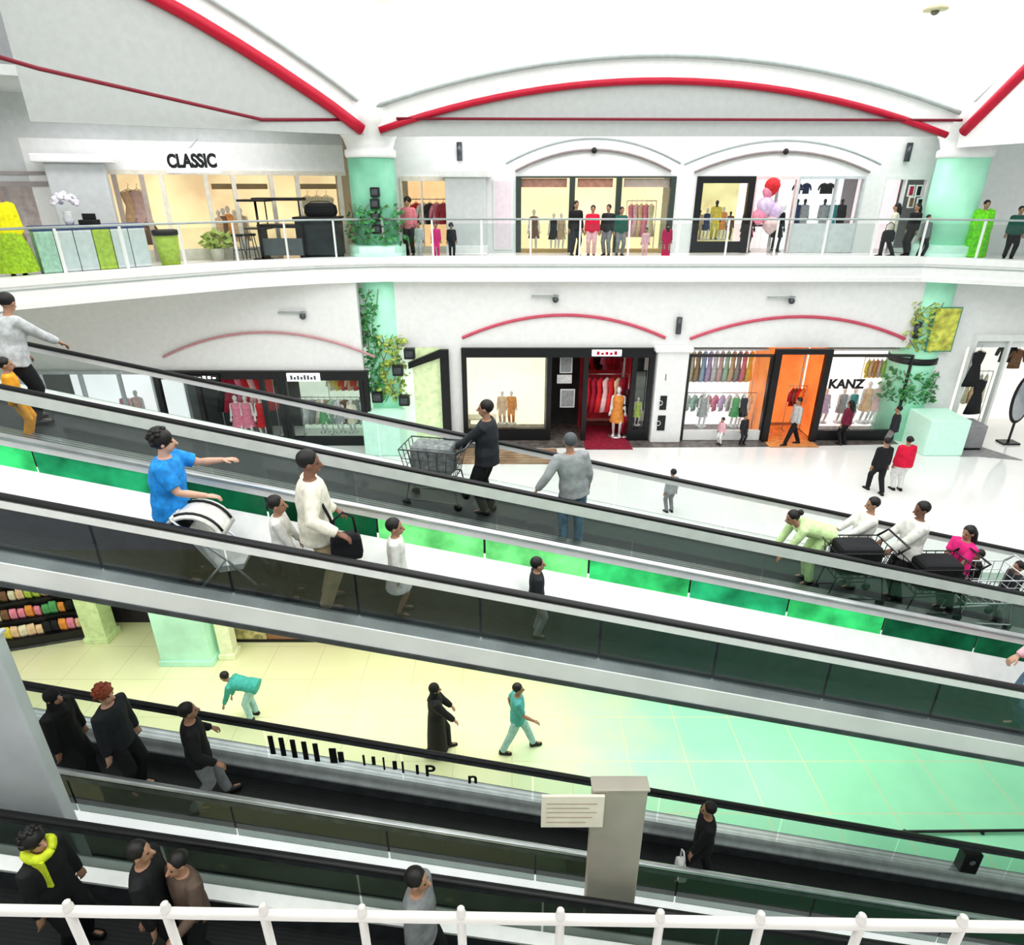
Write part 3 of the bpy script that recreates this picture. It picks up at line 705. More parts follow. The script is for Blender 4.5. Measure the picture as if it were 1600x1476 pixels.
# square posts
BEIGE = mat('beige_steel', (.56, .52, .45), .45, .2, var=.10, scale=2)
def post(label, x0, x1, zt, m, y0=4.46, y1=4.60):
    t = thing('square_post', label, 'post', ((x0 + x1) / 2, (y0 + y1) / 2, L0)); w = (x1 - x0) / 2; d = (y1 - y0) / 2
    MB().box(-w, w, -d, d, .004, zt - L0).build('shaft', m, t, bevel=.02)
    MB().box(-w - .015, w + .015, -d - .015, d + .015, zt - L0, zt - L0 + .03).build('cap_plate', m, t, bevel=.005)
    MB().box(-w - .05, w + .05, -d - .03, d + .03, .004, .12).build('base_plate', DSTEEL, t)
    return t
post('beige square steel post with a notice board at its top', .80, 1.34, -5.42, BEIGE)
post('wide grey square post at the left edge of the picture', -5.7, -4.5, -3.60, mat('grey_post_paint', (.55, .58, .61), .5, var=.08, scale=2), 4.46, 4.60)
nb = thing('notice_board', 'cream notice board with faint printed lines fixed beside the beige post', 'sign', (.60, 4.43, -5.66))
MB().box(-.31, .31, -.015, .015, -.22, .22).build('panel', mat('cream_board', (.86, .80, .68), .6, emit=.05, var=.04), nb, bevel=.005)
for i, (zz, l) in enumerate(((.12, .5), (.06, .42), (0, .5), (-.07, .46), (-.14, .40))):
    MB().box(-.26, -.26 + l, -.0175, -.0155, zz - .009, zz + .009).build('printed_line', mat('faint_brown_ink', (.62, .52, .42), .7), nb)
MB().box(.18, .30, .012, .05, -.05, .05).build('bracket', DSTEEL, nb)
# bold dark marks and bars on the far glass of the lower walkway
mk = thing('glass_marking', 'row of bold black bars and letters on the glass of the lower walkway', 'marking', (-2.6, 6.575, -7.53 - .235 * -2.6))
def mark(px, w, z0, z1):
    X = PY(px, 1180, 6.575).x + 2.6
    return MB().loft([[(X + w * a, -.004, -.235 * X + z) for a in (0, 1)] + [(X + w * a, .004, -.235 * X + z) for a in (1, 0)] for z in (z0, z1)])
for px in (424, 440, 457, 474, 491): mark(px, .07, -.52, -.18).build('bar', BLACK, mk)
for i, px in enumerate((515, 528, 566, 580, 597, 612, 626, 648)): mark(px, (.10, .08, .03, .05, .025, .06, .03, .04)[i], (-.50, -.46, -.44, -.40, -.46, -.42, -.46, -.44)[i], (-.22, -.26, -.24, -.24, -.22, -.26, -.24, -.26)[i]).build('bar', BLACK, mk)
for px, s_ in ((672, 'P'), (738, 'n')):
    X = PY(px, 1205, 6.57).x + 2.6
    text(s_, .30, BLACK, mk, (X, -.006, -.235 * X - .33), name='letter', depth=.003)
bx = thing('speaker_box', 'small black box standing on the far ledge of the lower walkway at right', 'box', (7.15, 6.68, -7.53 - .235 * 7.15 - .66))
MB().box(-.14, .14, -.08, .08, .0, .44).build('cabinet', BLACK, bx, bevel=.015)
MB().ell((0, -.085, .28), (.05, .01, .05)).build('cone', mat('cone_grey', (.2, .2, .22), .4), bx, True)
# near white tube railing on the viewer's own gallery
struct(MB().box(-14, 14, -8, .95, L2 - .3, L2).build('floor_near', FL2))
nr = thing('tube_railing', 'white tube railing with close uprights along the bottom edge of the picture', 'railing', (0, .602, L2))
def ry(x): return -.016 * x
MB().tube([(-6.6, ry(-6.6), 1.0), (6.6, ry(6.6), 1.0)], .0080, 12).build('top_rail', mat('rail_offwhite', (.62, .60, .57), .35, var=.05), nr, True)
MB().tube([(-6.6, ry(-6.6), .12), (6.6, ry(6.6), .12)], .0115, 10).build('bottom_rail', WHITEM, nr, True)
for i in range(-44, 44):
    x = i * .148 + .072
    MB().tube([(x, ry(x) - .002, .0), (x, ry(x) - .002, 1.0)], .0068, 10).build('upright', mat('rail_offwhite', (.62, .60, .57)), nr, True)
    MB().lathe(x, ry(x), [(.007, 1.0), (.0075, 1.012), (.005, 1.016), (.006, 1.021), (.002, 1.025)], 10).build('finial', mat('rail_offwhite', (.62, .60, .57)), nr, True)

# ================================================================= PEOPLE
SL = .225
def cm(name, c, **k): return mat(name, c, .8, var=k.pop('var', .15), scale=k.pop('scale', 14), bump=.15, **k)
NAVY = cm('charcoal_jacket', (.025, .028, .035)); GREYS = cm('grey_shirt', (.34, .36, .37)); LGREY = cm('light_grey_shirt', (.55, .57, .58), var=.2)
WSH = cm('white_shirt', (.80, .79, .75)); CREAM = cm('cream_shirt', (.76, .73, .62)); BLUE = cm('blue_shirt', (.02, .28, .72), var=.3)
JEANS = cm('blue_jeans', (.12, .20, .28), var=.3); BLKC = cm('black_cloth', (.012, .012, .015)); BEIGEC = cm('beige_trousers', (.55, .44, .27)); ORANGE = cm('orange_cloth', (.85, .38, .03))
PINK = cm('hot_pink_cloth', (.82, .03, .25)); LPINK = cm('pale_pink_cloth', (.85, .50, .55)); LIME = cm('pale_lime_cloth', (.62, .82, .42)); TEAL = cm('teal_cloth', (.10, .42, .40)); PTEAL = cm('pale_teal_cloth', (.38, .62, .60))
REDC = cm('red_cloth', (.72, .01, .06)); GREENC = cm('bright_green_cloth', (.20, .75, .03), var=.3); YELC = cm('yellow_cloth', (.90, .80, .01)); LIMEC = cm('lime_cloth', (.50, .72, .03), var=.3)
GTR = cm('grey_trousers', (.25, .26, .27)); MARO = cm('maroon_cloth', (.20, .02, .05)); BROWN = cm('brown_cloth', (.13, .09, .07)); WHTR = cm('white_trousers', (.84, .84, .83)); DGRN = cm('dark_green_cloth', (.02, .12, .09))
WSHOE = mat('white_shoe', (.8, .8, .8), .5); SCARFB = cm('black_scarf', (.012, .012, .014))
ST = dict(lf=(-.09, .22, 0), rf=(.09, -.20, 0.0))
# rear walkway
person('man in charcoal jacket and dark trousers facing left behind a grey covered trolley', (-.36, 8.55, zA(-.36)), 75, 1.78, NAVY, BLKC, 1, HAIRB, 'short', lh=(-.14, .42, 1.02), rh=(.16, .40, 1.02), slope=SL, vox=.016, yaw=8, fat=1.3)
person('man in grey shirt and jeans seen from behind, left arm stretched to the handrail', (.86, 8.05, zA(.86)), 5, 1.76, GREYS, JEANS, 1, mat('grey_hair', (.10, .11, .12), .6, scale=40), 'short', lh=(-.52, -.05, .92), rh=(.22, .12, .92), side=-8, slope=SL, vox=.016, yaw=10, fat=1.2)
person('man in light grey shirt at the left edge reaching for the far handrail', (-6.72, 8.55, zA(-6.72)), -35, 1.80, LGREY, BLKC, 1, HAIRB, 'short', lh=(-.22, .18, .90), rh=(.16, .50, 1.02), lean=10, slope=SL, vox=.016, nod=15, yaw=30, fat=1.3)
person('child in orange clothes cut by the left edge of the picture', (-6.42, 7.95, zA(-6.42) + .02), -60, 1.12, ORANGE, ORANGE, 1, HAIRB, 'short', child=True, slope=SL, vox=.018)
person('person in pale lime top bent forward over the belt, right of the rear walkway', (4.55, 8.35, zA(4.55)), 92, 1.62, LIME, LIME, 1, HAIRB, 'bun', lean=72, lh=(-.15, .62, .55), rh=(.15, .60, .52), nod=-10, slope=SL, vox=.017)
person('man in white shirt leaning back behind the pale lime figure', (5.32, 8.5, zA(5.32)), 86, 1.57, WSH, GTR, 1, HAIRB, 'short', lean=-8, lh=(-.14, .40, .98), rh=(.14, .40, .98), slope=SL, vox=.016, nod=8, fat=1.2)
person('man in white shirt standing between the other white shirt and the pink top', (5.96, 8.3, zA(5.96)), 88, 1.74, WSH, BLKC, 2, HAIRB, 'short', lean=-4, lh=(-.14, .38, .96), rh=(.16, .36, .96), slope=SL, vox=.016, nod=10, fat=1.2)
person('girl in hot pink top with long black hair near the right edge', (6.78, 8.3, zA(6.78)), 105, 1.52, PINK, BLKC, 1, HAIRB, 'long', lh=(-.14, .30, .82), rh=(.14, .30, .82), slope=SL, vox=.016, sleeve='short', nod=12)
person('child in dark clothes at the right edge on the rear walkway', (7.62, 8.2, zA(7.62)), 90, 1.14, NAVY, GTR, 1, HAIRB, 'short', lh=(-.14, .30, .85), child=True, slope=SL, vox=.018)
person('small child in black beside the metal trolley at the right edge', (7.25, 8.55, zA(7.25)), 80, 1.05, BLKC, BLKC, 1, HAIRB, 'short', child=True, slope=SL, vox=.018)
# central walkway
person('curly haired person in bright blue shirt stretching both arms to the right', (-3.3, 5.55, zB(-3.3)), -78, 1.64, BLUE, BLKC, 0, HAIRB, 'curly', lh=(-.22, .52, 1.27), rh=(.20, .40, 1.06), sleeve='short', slope=SL, vox=.014, yaw=10, lean=5, fat=1.35)
person('child in white shirt beside the white pushchair', (-2.30, 5.56, zB(-2.30)), -80, 1.16, WSH, NAVY, 1, HAIRB, 'short', lh=(-.2, .25, .8), rh=(.18, .22, .85), child=True, slope=SL, vox=.014)
person('big man in cream shirt and beige trousers with his hand on the near handrail', (-1.92, 5.52, zB(-1.92)), -68, 1.76, CREAM, BEIGEC, 2, HAIRB, 'short', lh=(-.24, .22, .95), rh=(.40, .16, 1.02), slope=SL, vox=.013, fat=1.28, yaw=-6, nod=6)
person('little girl in white dress with dark hair in front of the green panels', (-1.18, 5.62, zB(-1.18)), -88, 1.13, WSH, None, 1, HAIRB, 'short', tstyle='dress', child=True, slope=SL, vox=.015)
person('toddler in dark top among the green panels at the middle of the picture', (.26, 5.66, zB(.26)), -80, .98, NAVY, GTR, 1, HAIRB, 'short', child=True, slope=SL, vox=.016)
person('man in pale pink shirt and jeans cut by the right edge of the picture', (5.86, 5.5, zB(5.86)), 86, 1.70, LPINK, JEANS, 0, HAIRB, 'short', lh=(-.2, .3, .9), rh=(.24, .18, .92), slope=SL, vox=.014)
# lower walkway
person('woman in black hooded coat beside the grey post', (-5.62, 6.02, zC(-5.62)), -95, 1.60, BLKC, BLKC, 1, SCARFB, 'scarf', tstyle='robe', slope=.235, vox=.016, sleeve='long')
person('red haired person in dark coat on the lower walkway', (-5.0, 6.05, zC(-5.0)), -100, 1.78, NAVY, BLKC, 0, HAIRR, 'curly', slope=.235, vox=.015)
person('man in black jacket and grey trousers seen below the central walkway', (-4.02, 6.02, zC(-4.02)), -60, 1.76, BLKC, GTR, 1, HAIRB, 'short', lh=(-.32, .20, .95), rh=(.34, .18, .95), slope=.235, vox=.015, **ST)
person('boy in black carrying a bag, walking down right of the beige post', (2.66, 6.02, zC(2.66)), 85, 1.58, BLKC, BLKC, 1, HAIRB, 'short', lh=(-.2, .25, .75), slope=.235, vox=.015, **ST)
# nearest walkway
person('person in black with a yellow-green scarf at the bottom left corner', (-4.08, 3.7, zD(-4.08)), -100, 1.56, BLKC, BLKC, 1, HAIRB, 'curly', slope=.23, vox=.014)
person('man in black jacket at the bottom left beside a person in brown', (-3.22, 3.7, zD(-3.22)), -80, 1.62, BLKC, BLKC, 1, HAIRB, 'short', slope=.23, vox=.014)
person('person in brown top behind the man in black at the bottom left', (-2.92, 3.72, zD(-2.92)), 150, 1.52, BROWN, BLKC, 1, HAIRB, 'short', lh=(-.2, .3, 1.0), rh=(.2, .3, 1.05), slope=.23, vox=.014)
person('person in grey seen dimly at the bottom centre on the nearest walkway', (-.86, 3.75, zD(-.86)), -100, 1.74, GTR, BLKC, 1, HAIRB, 'short', slope=.23, vox=.014)
# lowest floor
person('woman in long black robe and headscarf walking on the yellow floor', (-1.55, 9.85, L0), -80, 1.84, BLKC, BLKC, 1, SCARFB, 'scarf', tstyle='robe', lh=(-.2, .35, .9), rh=(.2, .42, .85), vox=.018, **ST)
person('boy in teal shirt striding right on the yellow floor', (.11, 9.9, L0), -88, 1.80, TEAL, PTEAL, 1, HAIRB, 'short', lh=(-.2, -.1, .9), rh=(.22, .32, .98), lf=(-.09, .34, 0), rf=(.09, -.30, 0), sleeve='short', vox=.018)
person('person in teal top bending down behind the lower walkway handrail', (-5.75, 10.8, L0), 88, 1.72, cm('sea_green_cloth', (.06, .38, .32)), PTEAL, 1, HAIRB, 'short', lean=78, lh=(-.15, .55, .45), rh=(.15, .5, .45), vox=.018)
# middle floor
person('child in grey clothes on the white floor seen between the handrails', (4.17, 15.1, L1), 20, 1.25, GREYS, GTR, 1, HAIRB, 'short', child=True, vox=.022)
person('man in black walking beside the person in red', (10.25, 16.3, L1), 5, 1.68, BLKC, BLKC, 1, HAIRB, 'short', vox=.024, **ST)
person('person in red top and white trousers on the white floor', (10.95, 16.45, L1), 0, 1.66, REDC, WHTR, 1, HAIRB, 'bun', vox=.024, fat=1.6)
person('man walking out of the orange shop doorway', (9.35, 19.95, L1 + .012), 95, 1.66, LGREY, BLKC, 1, HAIRB, 'short', lf=(-.09, .30, 0), rf=(.09, -.28, 0), vox=.026)
person('woman in maroon top before the blush shop window', (11.05, 19.95, L1 + .012), 30, 1.56, MARO, BLKC, 1, HAIRB, 'long', vox=.026)
person('child in pale pink before the pastel shop window', (6.95, 19.95, L1 + .012), 120, .95, LPINK, WHTR, 1, HAIRB, 'short', child=True, vox=.026)
person('child in dark blue beside the child in pale pink', (7.7, 20.0, L1 + .012), 200, 1.05, NAVY, NAVY, 1, HAIRB, 'short', child=True, vox=.026)
person('person in dark clothes on the path left of the right mint column', (12.25, 19.3, L1), 60, 1.6, NAVY, GTR, 1, HAIRB, 'short', vox=.026)
# upper gallery
def up(px, Y): return (PY(px, 385, Y).x, Y, L2)
person('woman in rose top behind the gallery glass left of the white pilaster', up(641, 21.3), 170, 1.72, cm('rose_cloth', (.70, .22, .26)), BLKC, 1, HAIRB, 'curly', vox=.028)
person('child in pale grey on the upper gallery beside the child in pink', up(656, 20.8), 160, 1.02, LGREY, LGREY, 1, HAIRB, 'short', child=True, vox=.028)
person('child in hot pink on the upper gallery', up(682, 20.8), 175, 1.0, PINK, PINK, 1, HAIRB, 'short', child=True, vox=.028)
person('child in black on the upper gallery right of the child in pink', up(706, 20.8), 190, .98, BLKC, BLKC, 1, HAIRB, 'curly', child=True, vox=.028)
person('woman in black before the left dark post of the cream upper shop', up(898, 21.4), 200, 1.62, BLKC, NAVY, 1, HAIRB, 'long', vox=.028)
person('person in red and white before the cream upper shop doorway', up(924, 21.2), 170, 1.50, REDC, LPINK, 1, HAIRB, 'short', vox=.028)
person('man in charcoal before the cream upper shop doorway', up(948, 21.3), 150, 1.52, NAVY, GTR, 1, HAIRB, 'short', vox=.028)
person('person in dark green before the right dark post of the cream upper shop', up(968, 21.2), 190, 1.45, DGRN, GTR, 1, HAIRB, 'short', vox=.028)
person('small figure in long crimson robe right of the cream upper shop', up(1041, 20.8), 180, .98, cm('crimson_cloth', (.55, .01, .10)), None, 1, SCARFB, 'scarf', tstyle='robe', vox=.028)
person('child in pale pink seated low before the cream upper shop', up(1008, 20.9), 160, .85, LPINK, LPINK, 1, HAIRB, 'short', child=True, vox=.028)
person('woman in cream top with black handbag on the right of the upper gallery', up(1388, 21.0), 60, 1.56, CREAM, BLKC, 1, HAIRB, 'long', vox=.028, lf=(-.09, .2, 0), rf=(.09, -.18, 0))
person('woman in black left of the right mint column on the upper gallery', up(1420, 21.25), 100, 1.55, BLKC, BLKC, 1, HAIRB, 'long', vox=.028)
person('short person in grey just left of the right mint column on the upper gallery', up(1440, 20.55), 190, 1.25, GTR, NAVY, 1, HAIRB, 'short', vox=.028)
person('woman in bright green robe with dark hair at the upper right railing', (13.9, 20.3, L2), 170, 1.66, GREENC, None, 1, HAIRB, 'short', tstyle='robe', vox=.028, fat=1.7)
person('person in dark green cut by the right edge on the upper gallery', (14.85, 20.15, L2), 160, 1.5, DGRN, BLKC, 1, HAIRB, 'short', vox=.028, fat=1.2)
person('tall figure in yellow top and lime robe cut by the upper left edge', (-11.85, 16.0, L2), -140, 2.02, YELC, LIMEC, 1, HAIRB, 'short', vox=.028, fat=1.5, bstyle='skirt')
# ================================================================= CARTS
def cart(label, loc, rz, m, filled=None):
    t = thing('shopping_trolley', label, 'trolley', loc, math.radians(rz))
    b = MB()
    W0, W1, D, Z0, Z1 = .20, .27, .42, .48, .92
    def P(u, v, z):  # u across -1..1, v along -1..1
        f = (z - Z0) / (Z1 - Z0); w = W0 + (W1 - W0) * f
        return (u * w, v * (D * .8 + D * .2 * f), z)
    for z in (Z0, .63, .78, Z1):
        r = .011 if z in (Z0, Z1) else .006
        b.tube([P(-1, -1, z), P(1, -1, z), P(1, 1, z), P(-1, 1, z), P(-1, -1, z)], r, 6)
    for i in range(7):
        v = -1 + 2 * i / 6
        for u in (-1, 1): b.tube([P(u, v, Z0), P(u, v, Z1)], .006, 5)
        b.tube([P(-1, v, Z0), P(1, v, Z0)], .006, 5)
    for i in range(5):
        u = -1 + 2 * i / 4
        for v in (-1, 1): b.tube([P(u, v, Z0), P(u, v, Z1)], .006, 5)
    b.build('basket', m, t)
    MB().tube([(-.27, -.42, .92), (-.27, -.56, 1.02), (.27, -.56, 1.02), (.27, -.42, .92)], .016, 8).build('push_handle', m, t, True)
    f = MB()
    for u in (-1, 1): f.tube([(u * .20, -.34, Z0), (u * .24, -.40, .13), (u * .18, .38, .13), (u * .18, .30, Z0)], .012, 6)
    f.build('frame', m, t)
    for u in (-1, 1):
        for v in (-.40, .38): MB().tube([(u * .2 - .015, v, .065), (u * .2 + .015, v, .065)], .062, 12).build('wheel', RUBBER, t, True)
    if filled: MB().box(-.20, .20, -.30, .30, .50, .95).build('load', filled, t, bevel=.06)
    return t
CGREY = cm('grey_cover', (.20, .22, .22), var=.4)
cart('grey covered trolley in front of the man in charcoal jacket', (-1.12, 8.45, zA(-1.12) + .03), 78, DSTEEL, CGREY)
cart('black trolley in front of the first man in white shirt', (4.98, 7.98, zA(4.98) + .05), 90, BLACK, BLKC)
cart('black trolley between the two men in white and the girl in pink', (6.2, 7.99, zA(6.2) + .05), 90, BLACK, BLKC)
cart('bare silver trolley in front of the child at the right edge', (7.0, 8.0, zA(7.0) + .05), 90, STEEL)
def pushchair(label, loc, rz, m, m2):
    t = thing('pushchair', label, 'pushchair', loc, math.radians(rz))
    f = MB()
    for u in (-.22, .22): f.tube([(u, .38, .10), (u, .05, .52), (u, -.42, 1.02)], .014, 8); f.tube([(u, -.34, .10), (u, .05, .52)], .014, 8)
    f.tube([(-.22, -.42, 1.02), (.22, -.42, 1.02)], .018, 8); f.build('frame', STEEL, t, True)
    s = MB(); s.loft([[(-.2, .22, .45), (.2, .22, .45), (.2, .20, .38), (-.2, .20, .38)], [(-.2, -.05, .42), (.2, -.05, .42), (.2, -.05, .35), (-.2, -.05, .35)], [(-.2, -.28, .86), (.2, -.28, .86), (.2, -.33, .83), (-.2, -.33, .83)]]); s.build('seat', m, t)
    h = MB(); h.loft([[(u, -.28 + .34 * math.sin(a) * 1.0, .70 + .34 * math.cos(a)) for u in (-.22, .22)] + [(u, -.28 + .31 * math.sin(a), .70 + .31 * math.cos(a)) for u in (.21, -.21)] for a in [-.6 + 2.0 * i / 10 for i in range(11)]]); h.build('hood', m, t, True)
    for u in (-.15, .15): MB().tube([(u, -.28 + .35 * math.sin(a), .70 + .35 * math.cos(a)) for a in [-.4 + 1.6 * i / 8 for i in range(9)]], .016, 6).build('strap', m2, t, True)
    for u in (-.22, .22):
        for v in (-.34, .38): MB().tube([(u - .02, v, .10), (u + .02, v, .10)], .095, 14).build('wheel', RUBBER, t, True)
    return t
pc_ = pushchair('white pushchair with black straps between the blue shirt and the child in white', (-2.80, 5.45, zB(-2.80) + .05), -85, WSH, BLACK); pc_.scale = (.9, .9, .9)
def bag(label, loc, rz, m, w=.30, d=.12, h=.26, strap=.22, name='shoulder_bag'):
    t = thing(name, label, 'bag', loc, math.radians(rz))
    MB().loft([[(-w / 2 * k, -d / 2 * k, z), (w / 2 * k, -d / 2 * k, z), (w / 2 * k, d / 2 * k, z), (-w / 2 * k, d / 2 * k, z)] for k, z in ((.9, 0), (1, h * .3), (.95, h * .8), (.7, h))]).build('bag_body', m, t, bevel=.02)
    MB().tube([(-w * .35, 0, h * .95), (-w * .3, 0, h + strap * .7), (0, 0, h + strap), (w * .3, 0, h + strap * .7), (w * .35, 0, h * .95)], .012, 6).build('handle', m, t, True)
    return t
mb_ = bag('black shoulder bag in front of the big man in cream shirt', (-1.60, 5.36, zB(-1.6) + .74), 20, BLKC, .30, .14, .28)
MB().tube([(-.08, 0, .26), (-.12, .03, .45), (-.20, .10, .66)], .014, 6).build('strap', BLKC, mb_, True)
bag('black handbag carried by the woman in cream on the upper gallery', (PY(1382, 385, 20.8).x, 20.72, L2 + .45), 0, BLKC, .36, .14, .34)
bag('black and white bag held by the boy in black on the lower walkway', (2.32, 5.80, zC(2.32) + .35), 90, WSHOE, .26, .12, .26)
# ================================================================= SHOP FRONTS
def shopfront(label, x0, x1, Y, z0, z1, bays, frame, pw=.06, header=.25, plinth=.25, glassy=None, doors=(), plinth_m=None):
    """bays: inner post positions (x); doors: indices of open bays"""
    t = thing('storefront', label, 'shop front', (x0, Y, z0)); W = x1 - x0; H = z1 - z0
    MB().box(0, W, -.05, .12, H - header, H).build('header', frame, t)
    xs = [0] + [b - x0 for b in bays] + [W]
    for i, x in enumerate(xs):
        a = x if i == 0 else (x - pw if i == len(xs) - 1 else x - pw / 2)
        MB().box(a, a + pw, -.05, .12, .015, H - header).build('frame_post', frame, t)
    for i, (a, b) in enumerate(zip(xs, xs[1:])):
        if i in doors: continue
        MB().box(a + pw * .5, b - pw * .5, -.04, .11, .015, plinth).build('plinth', plinth_m or frame, t)
        MB().box(a + pw * .5, b - pw * .5, .03, .042, plinth, H - header).build('glass_pane', SGLASS, t)
    return t
def sign(label, parent, x, z, w, h, txt, pm, tm, size, y=-.10, rot=0, sx=1.0, glyph=None):
    o = MB().box(x - w / 2, x + w / 2, y - .02, -.052, z - h / 2, z + h / 2).build('sign_panel', pm, parent, bevel=.01)
    o['label'] = label
    if txt: text(txt, size, tm, o, (x, y - .024, z), sx=sx)
    elif glyph:
        n, gw = glyph
        for i in range(n):
            hh = h * (.55, .35, .5, .38, .6)[i % 5]; xx = x - gw / 2 + gw * (i + .5) / n
            MB().box(xx - gw / n * .32, xx + gw / n * .32, y - .03, y - .018, z - h * .28, z - h * .28 + hh).build('letter', tm, o)
    return o
BROWNF = mat('brown_frame', (.30, .16, .10), .5); CREAMF = mat('cream_frame', (.86, .80, .70), .5)
SALMON = mat('salmon_header', (.80, .42, .32), .5, var=.2)
# upper row
s1 = shopfront('peach lit upper shop between the left mint column and the white pilaster', X2(628), X2(705), 22.2, L2, zt2, [X2(660)], CREAMF, .05, .14, .2)
s2 = shopfront('cream lit upper shop with two dark doorposts under the left small arch', X2(806), X2(1052), 22.2, L2, zt2, [X2(893), X2(965)], mat('dark_green_post', (.05, .07, .06), .4), .17, .05, .12, doors=(1,), plinth_m=mat('ochre_plinth', (.45, .30, .12), .5))
for i, (a, b) in enumerate(((806, 885), (902, 956), (974, 1050))): MB().box(X2(a) - X2(806), X2(b) - X2(806), .14, .3, 2.29 - .32, 2.29 - .06).build('awning', SALMON if i < 2 else mat('pale_salmon', (.9, .72, .64), .5), s2)
s3 = shopfront('heavy black framed upper window with a yellow display', X2(1084), X2(1174), 22.2, L2, zt2, [], BLACK, .20, .20, .35)
s4 = shopfront('pink upper shop entrance under the right small arch', X2(1174), X2(1240), 22.2, L2, zt2, [], mat('pale_pink_frame', (.85, .72, .72), .5), .06, .10, .2, doors=(0,))
s5 = shopfront('white upper shop window with a pale counter right of the pink entrance', X2(1240), X2(1342), 22.2, L2, zt2, [X2(1300)], mat('silver_frame', (.6, .64, .66), .4), .05, .08, .9, plinth_m=mat('pale_counter', (.70, .73, .74), .4))
s6 = shopfront('narrow pinkish upper shop left of the right mint column', X2(1372), X2(1440), 22.2, L2, zt2, [X2(1405)], WHITEM, .05, .10, .15, doors=(0,))
# middle row
m1 = shopfront('black framed middle-floor shop with ivory window and red interior', X1(722), X1(1020), 20.35, L1 + .013, -4.73, [X1(858), X1(915), X1(990)], BLACK, .16, .30, .42, doors=(1, 2))
sign('white sign', m1, X1(945) - X1(722), 3.02, .95, .20, None, mat('lit_sign_white', (.95, .95, .95), .5, emit=.6), RED, .16, glyph=(5, .7))
m2 = shopfront('pastel window of the shop left of the orange doorway', X1(1074), X1(1203), 20.35, L1 + .013, -4.95, [], mat('thin_black_frame', (.03, .03, .03), .4), .05, .06, .35, plinth_m=WHITE)
m3 = shopfront('orange lit doorway in a heavy black portal on the middle floor', X1(1203), X1(1290), 20.22, L1 + .013, -4.74, [], BLACK, .20, .16, .0, doors=(0,))
m4 = shopfront('blush window right of the orange doorway', X1(1290), X1(1418), 20.35, L1 + .013, -4.95, [], mat('thin_black_frame', (.03, .03, .03), .4), .05, .06, .35, plinth_m=BLACK)
text('KANZ', .42, BLACK, m4, (.72, .02, 1.95), name='lettering', sx=1.0, bold=.04)
m5 = shopfront('off-white shop at the right edge of the middle floor', X1(1505), 19.5, 20.35, L1, -4.3, [X1(1560)], WHITEM, .08, .2, .15, doors=(1,))
# left row on the middle floor
l1 = shopfront('dark middle-floor shop with a red display behind the rear walkway', XL(245), XL(440), YL - .1, L1, -5.36, [XL(310), XL(410)], BLACK, .14, .26, .3, doors=(1,))
sign('long white sign', l1, XL(318) - XL(245), 2.36, 1.25, .16, None, BLACK, mat('lit_sign_white', (.95, .95, .95), .5), .14, glyph=(7, 1.1))
l2 = shopfront('pale green window of the shop left of the left mint column', XL(442), XL(576), YL - .1, L1, -5.36, [XL(565)], BLACK, .14, .30, .3)
sign('white sign with dark lettering', l2, XL(478) - XL(442), 2.36, 1.05, .26, None, mat('lit_sign_white', (.95, .95, .95), .5), mat('slate_ink', (.10, .12, .13), .5), .18, glyph=(8, .85))
l3 = shopfront('frosted white glass shop at the left end of the middle floor', XL(62), XL(243), YL - .1, L1, -5.36, [XL(130), XL(190)], mat('silver_frame', (.6, .64, .66), .4), .06, .10, .2)
# return wall: black header and post
t = thing('corner_frame', 'slanting black corner frame right of the left mint column on the middle floor', 'frame', (X1(690), 20.34, L1))
MB().box(-.02, .26, -.06, .1, .015, 3.12).build('upright', BLACK, t)
MB().prism([(-.02, 3.12), (-.02, 2.86), (-1.05, 2.50), (-1.05, 2.70)], 'y', -.06, .1).build('crossbar', BLACK, t)
# upper left shop (along the slanting facade)
cc = UL(110); ul = thing('storefront', 'cream and peach upper shop under the black lettered sign at the left', 'shop front', (cc.x, cc.y, L2), ULA)
def ux(px): return (UL(px) - cc).length
HH = .42 - L2
MB().box(.0, ux(545), -.08, .2, HH - .12, HH).build('header', CREAMF, ul)
for px in (190, 232, 262, 330, 372, 430, 470, 535): MB().box(ux(px) - .06, ux(px) + .06, -.08, .1, .01, HH - .12).build('frame_post', CREAMF if px not in (190, 232) else mat('taupe_frame', (.50, .42, .38), .5), ul)
for a, b in ((190, 232), (262, 330), (330, 372), (372, 430), (470, 535)): MB().box(ux(a) + .06, ux(b) - .06, .02, .03, .3, HH - .12).build('glass_pane', SGLASS, ul)
for a, b in ((190, 232), (262, 330), (330, 372), (372, 430), (470, 535)): MB().box(ux(a) + .06, ux(b) - .06, -.04, .08, .01, .3).build('plinth', CREAMF, ul)
for a, b in ((338, 372), (375, 425), (475, 532)): MB().box(ux(a), ux(b), .3, .7, HH - .5, HH - .35).build('shelf', mat('brown_shelf', (.42, .28, .12), .5), ul)
sg = thing('shop_sign', 'white projecting sign board with bold black letters above the peach shop', 'sign', (PY(299, 251, 19.6)), -.25)
MB().box(-.86, .86, -.03, .03, -.30, .30).build('board', mat('sign_white', (.95, .95, .95), .5, emit=.25), sg, bevel=.01)
text('CLASSIC', .46, BLACK, sg, (.03, -.036, -.02), sx=.92, depth=.006, bold=.045)
MB().tube([(0, 0, .3), (0, .4, .55)], .025, 6).build('bracket', GREYT, sg)

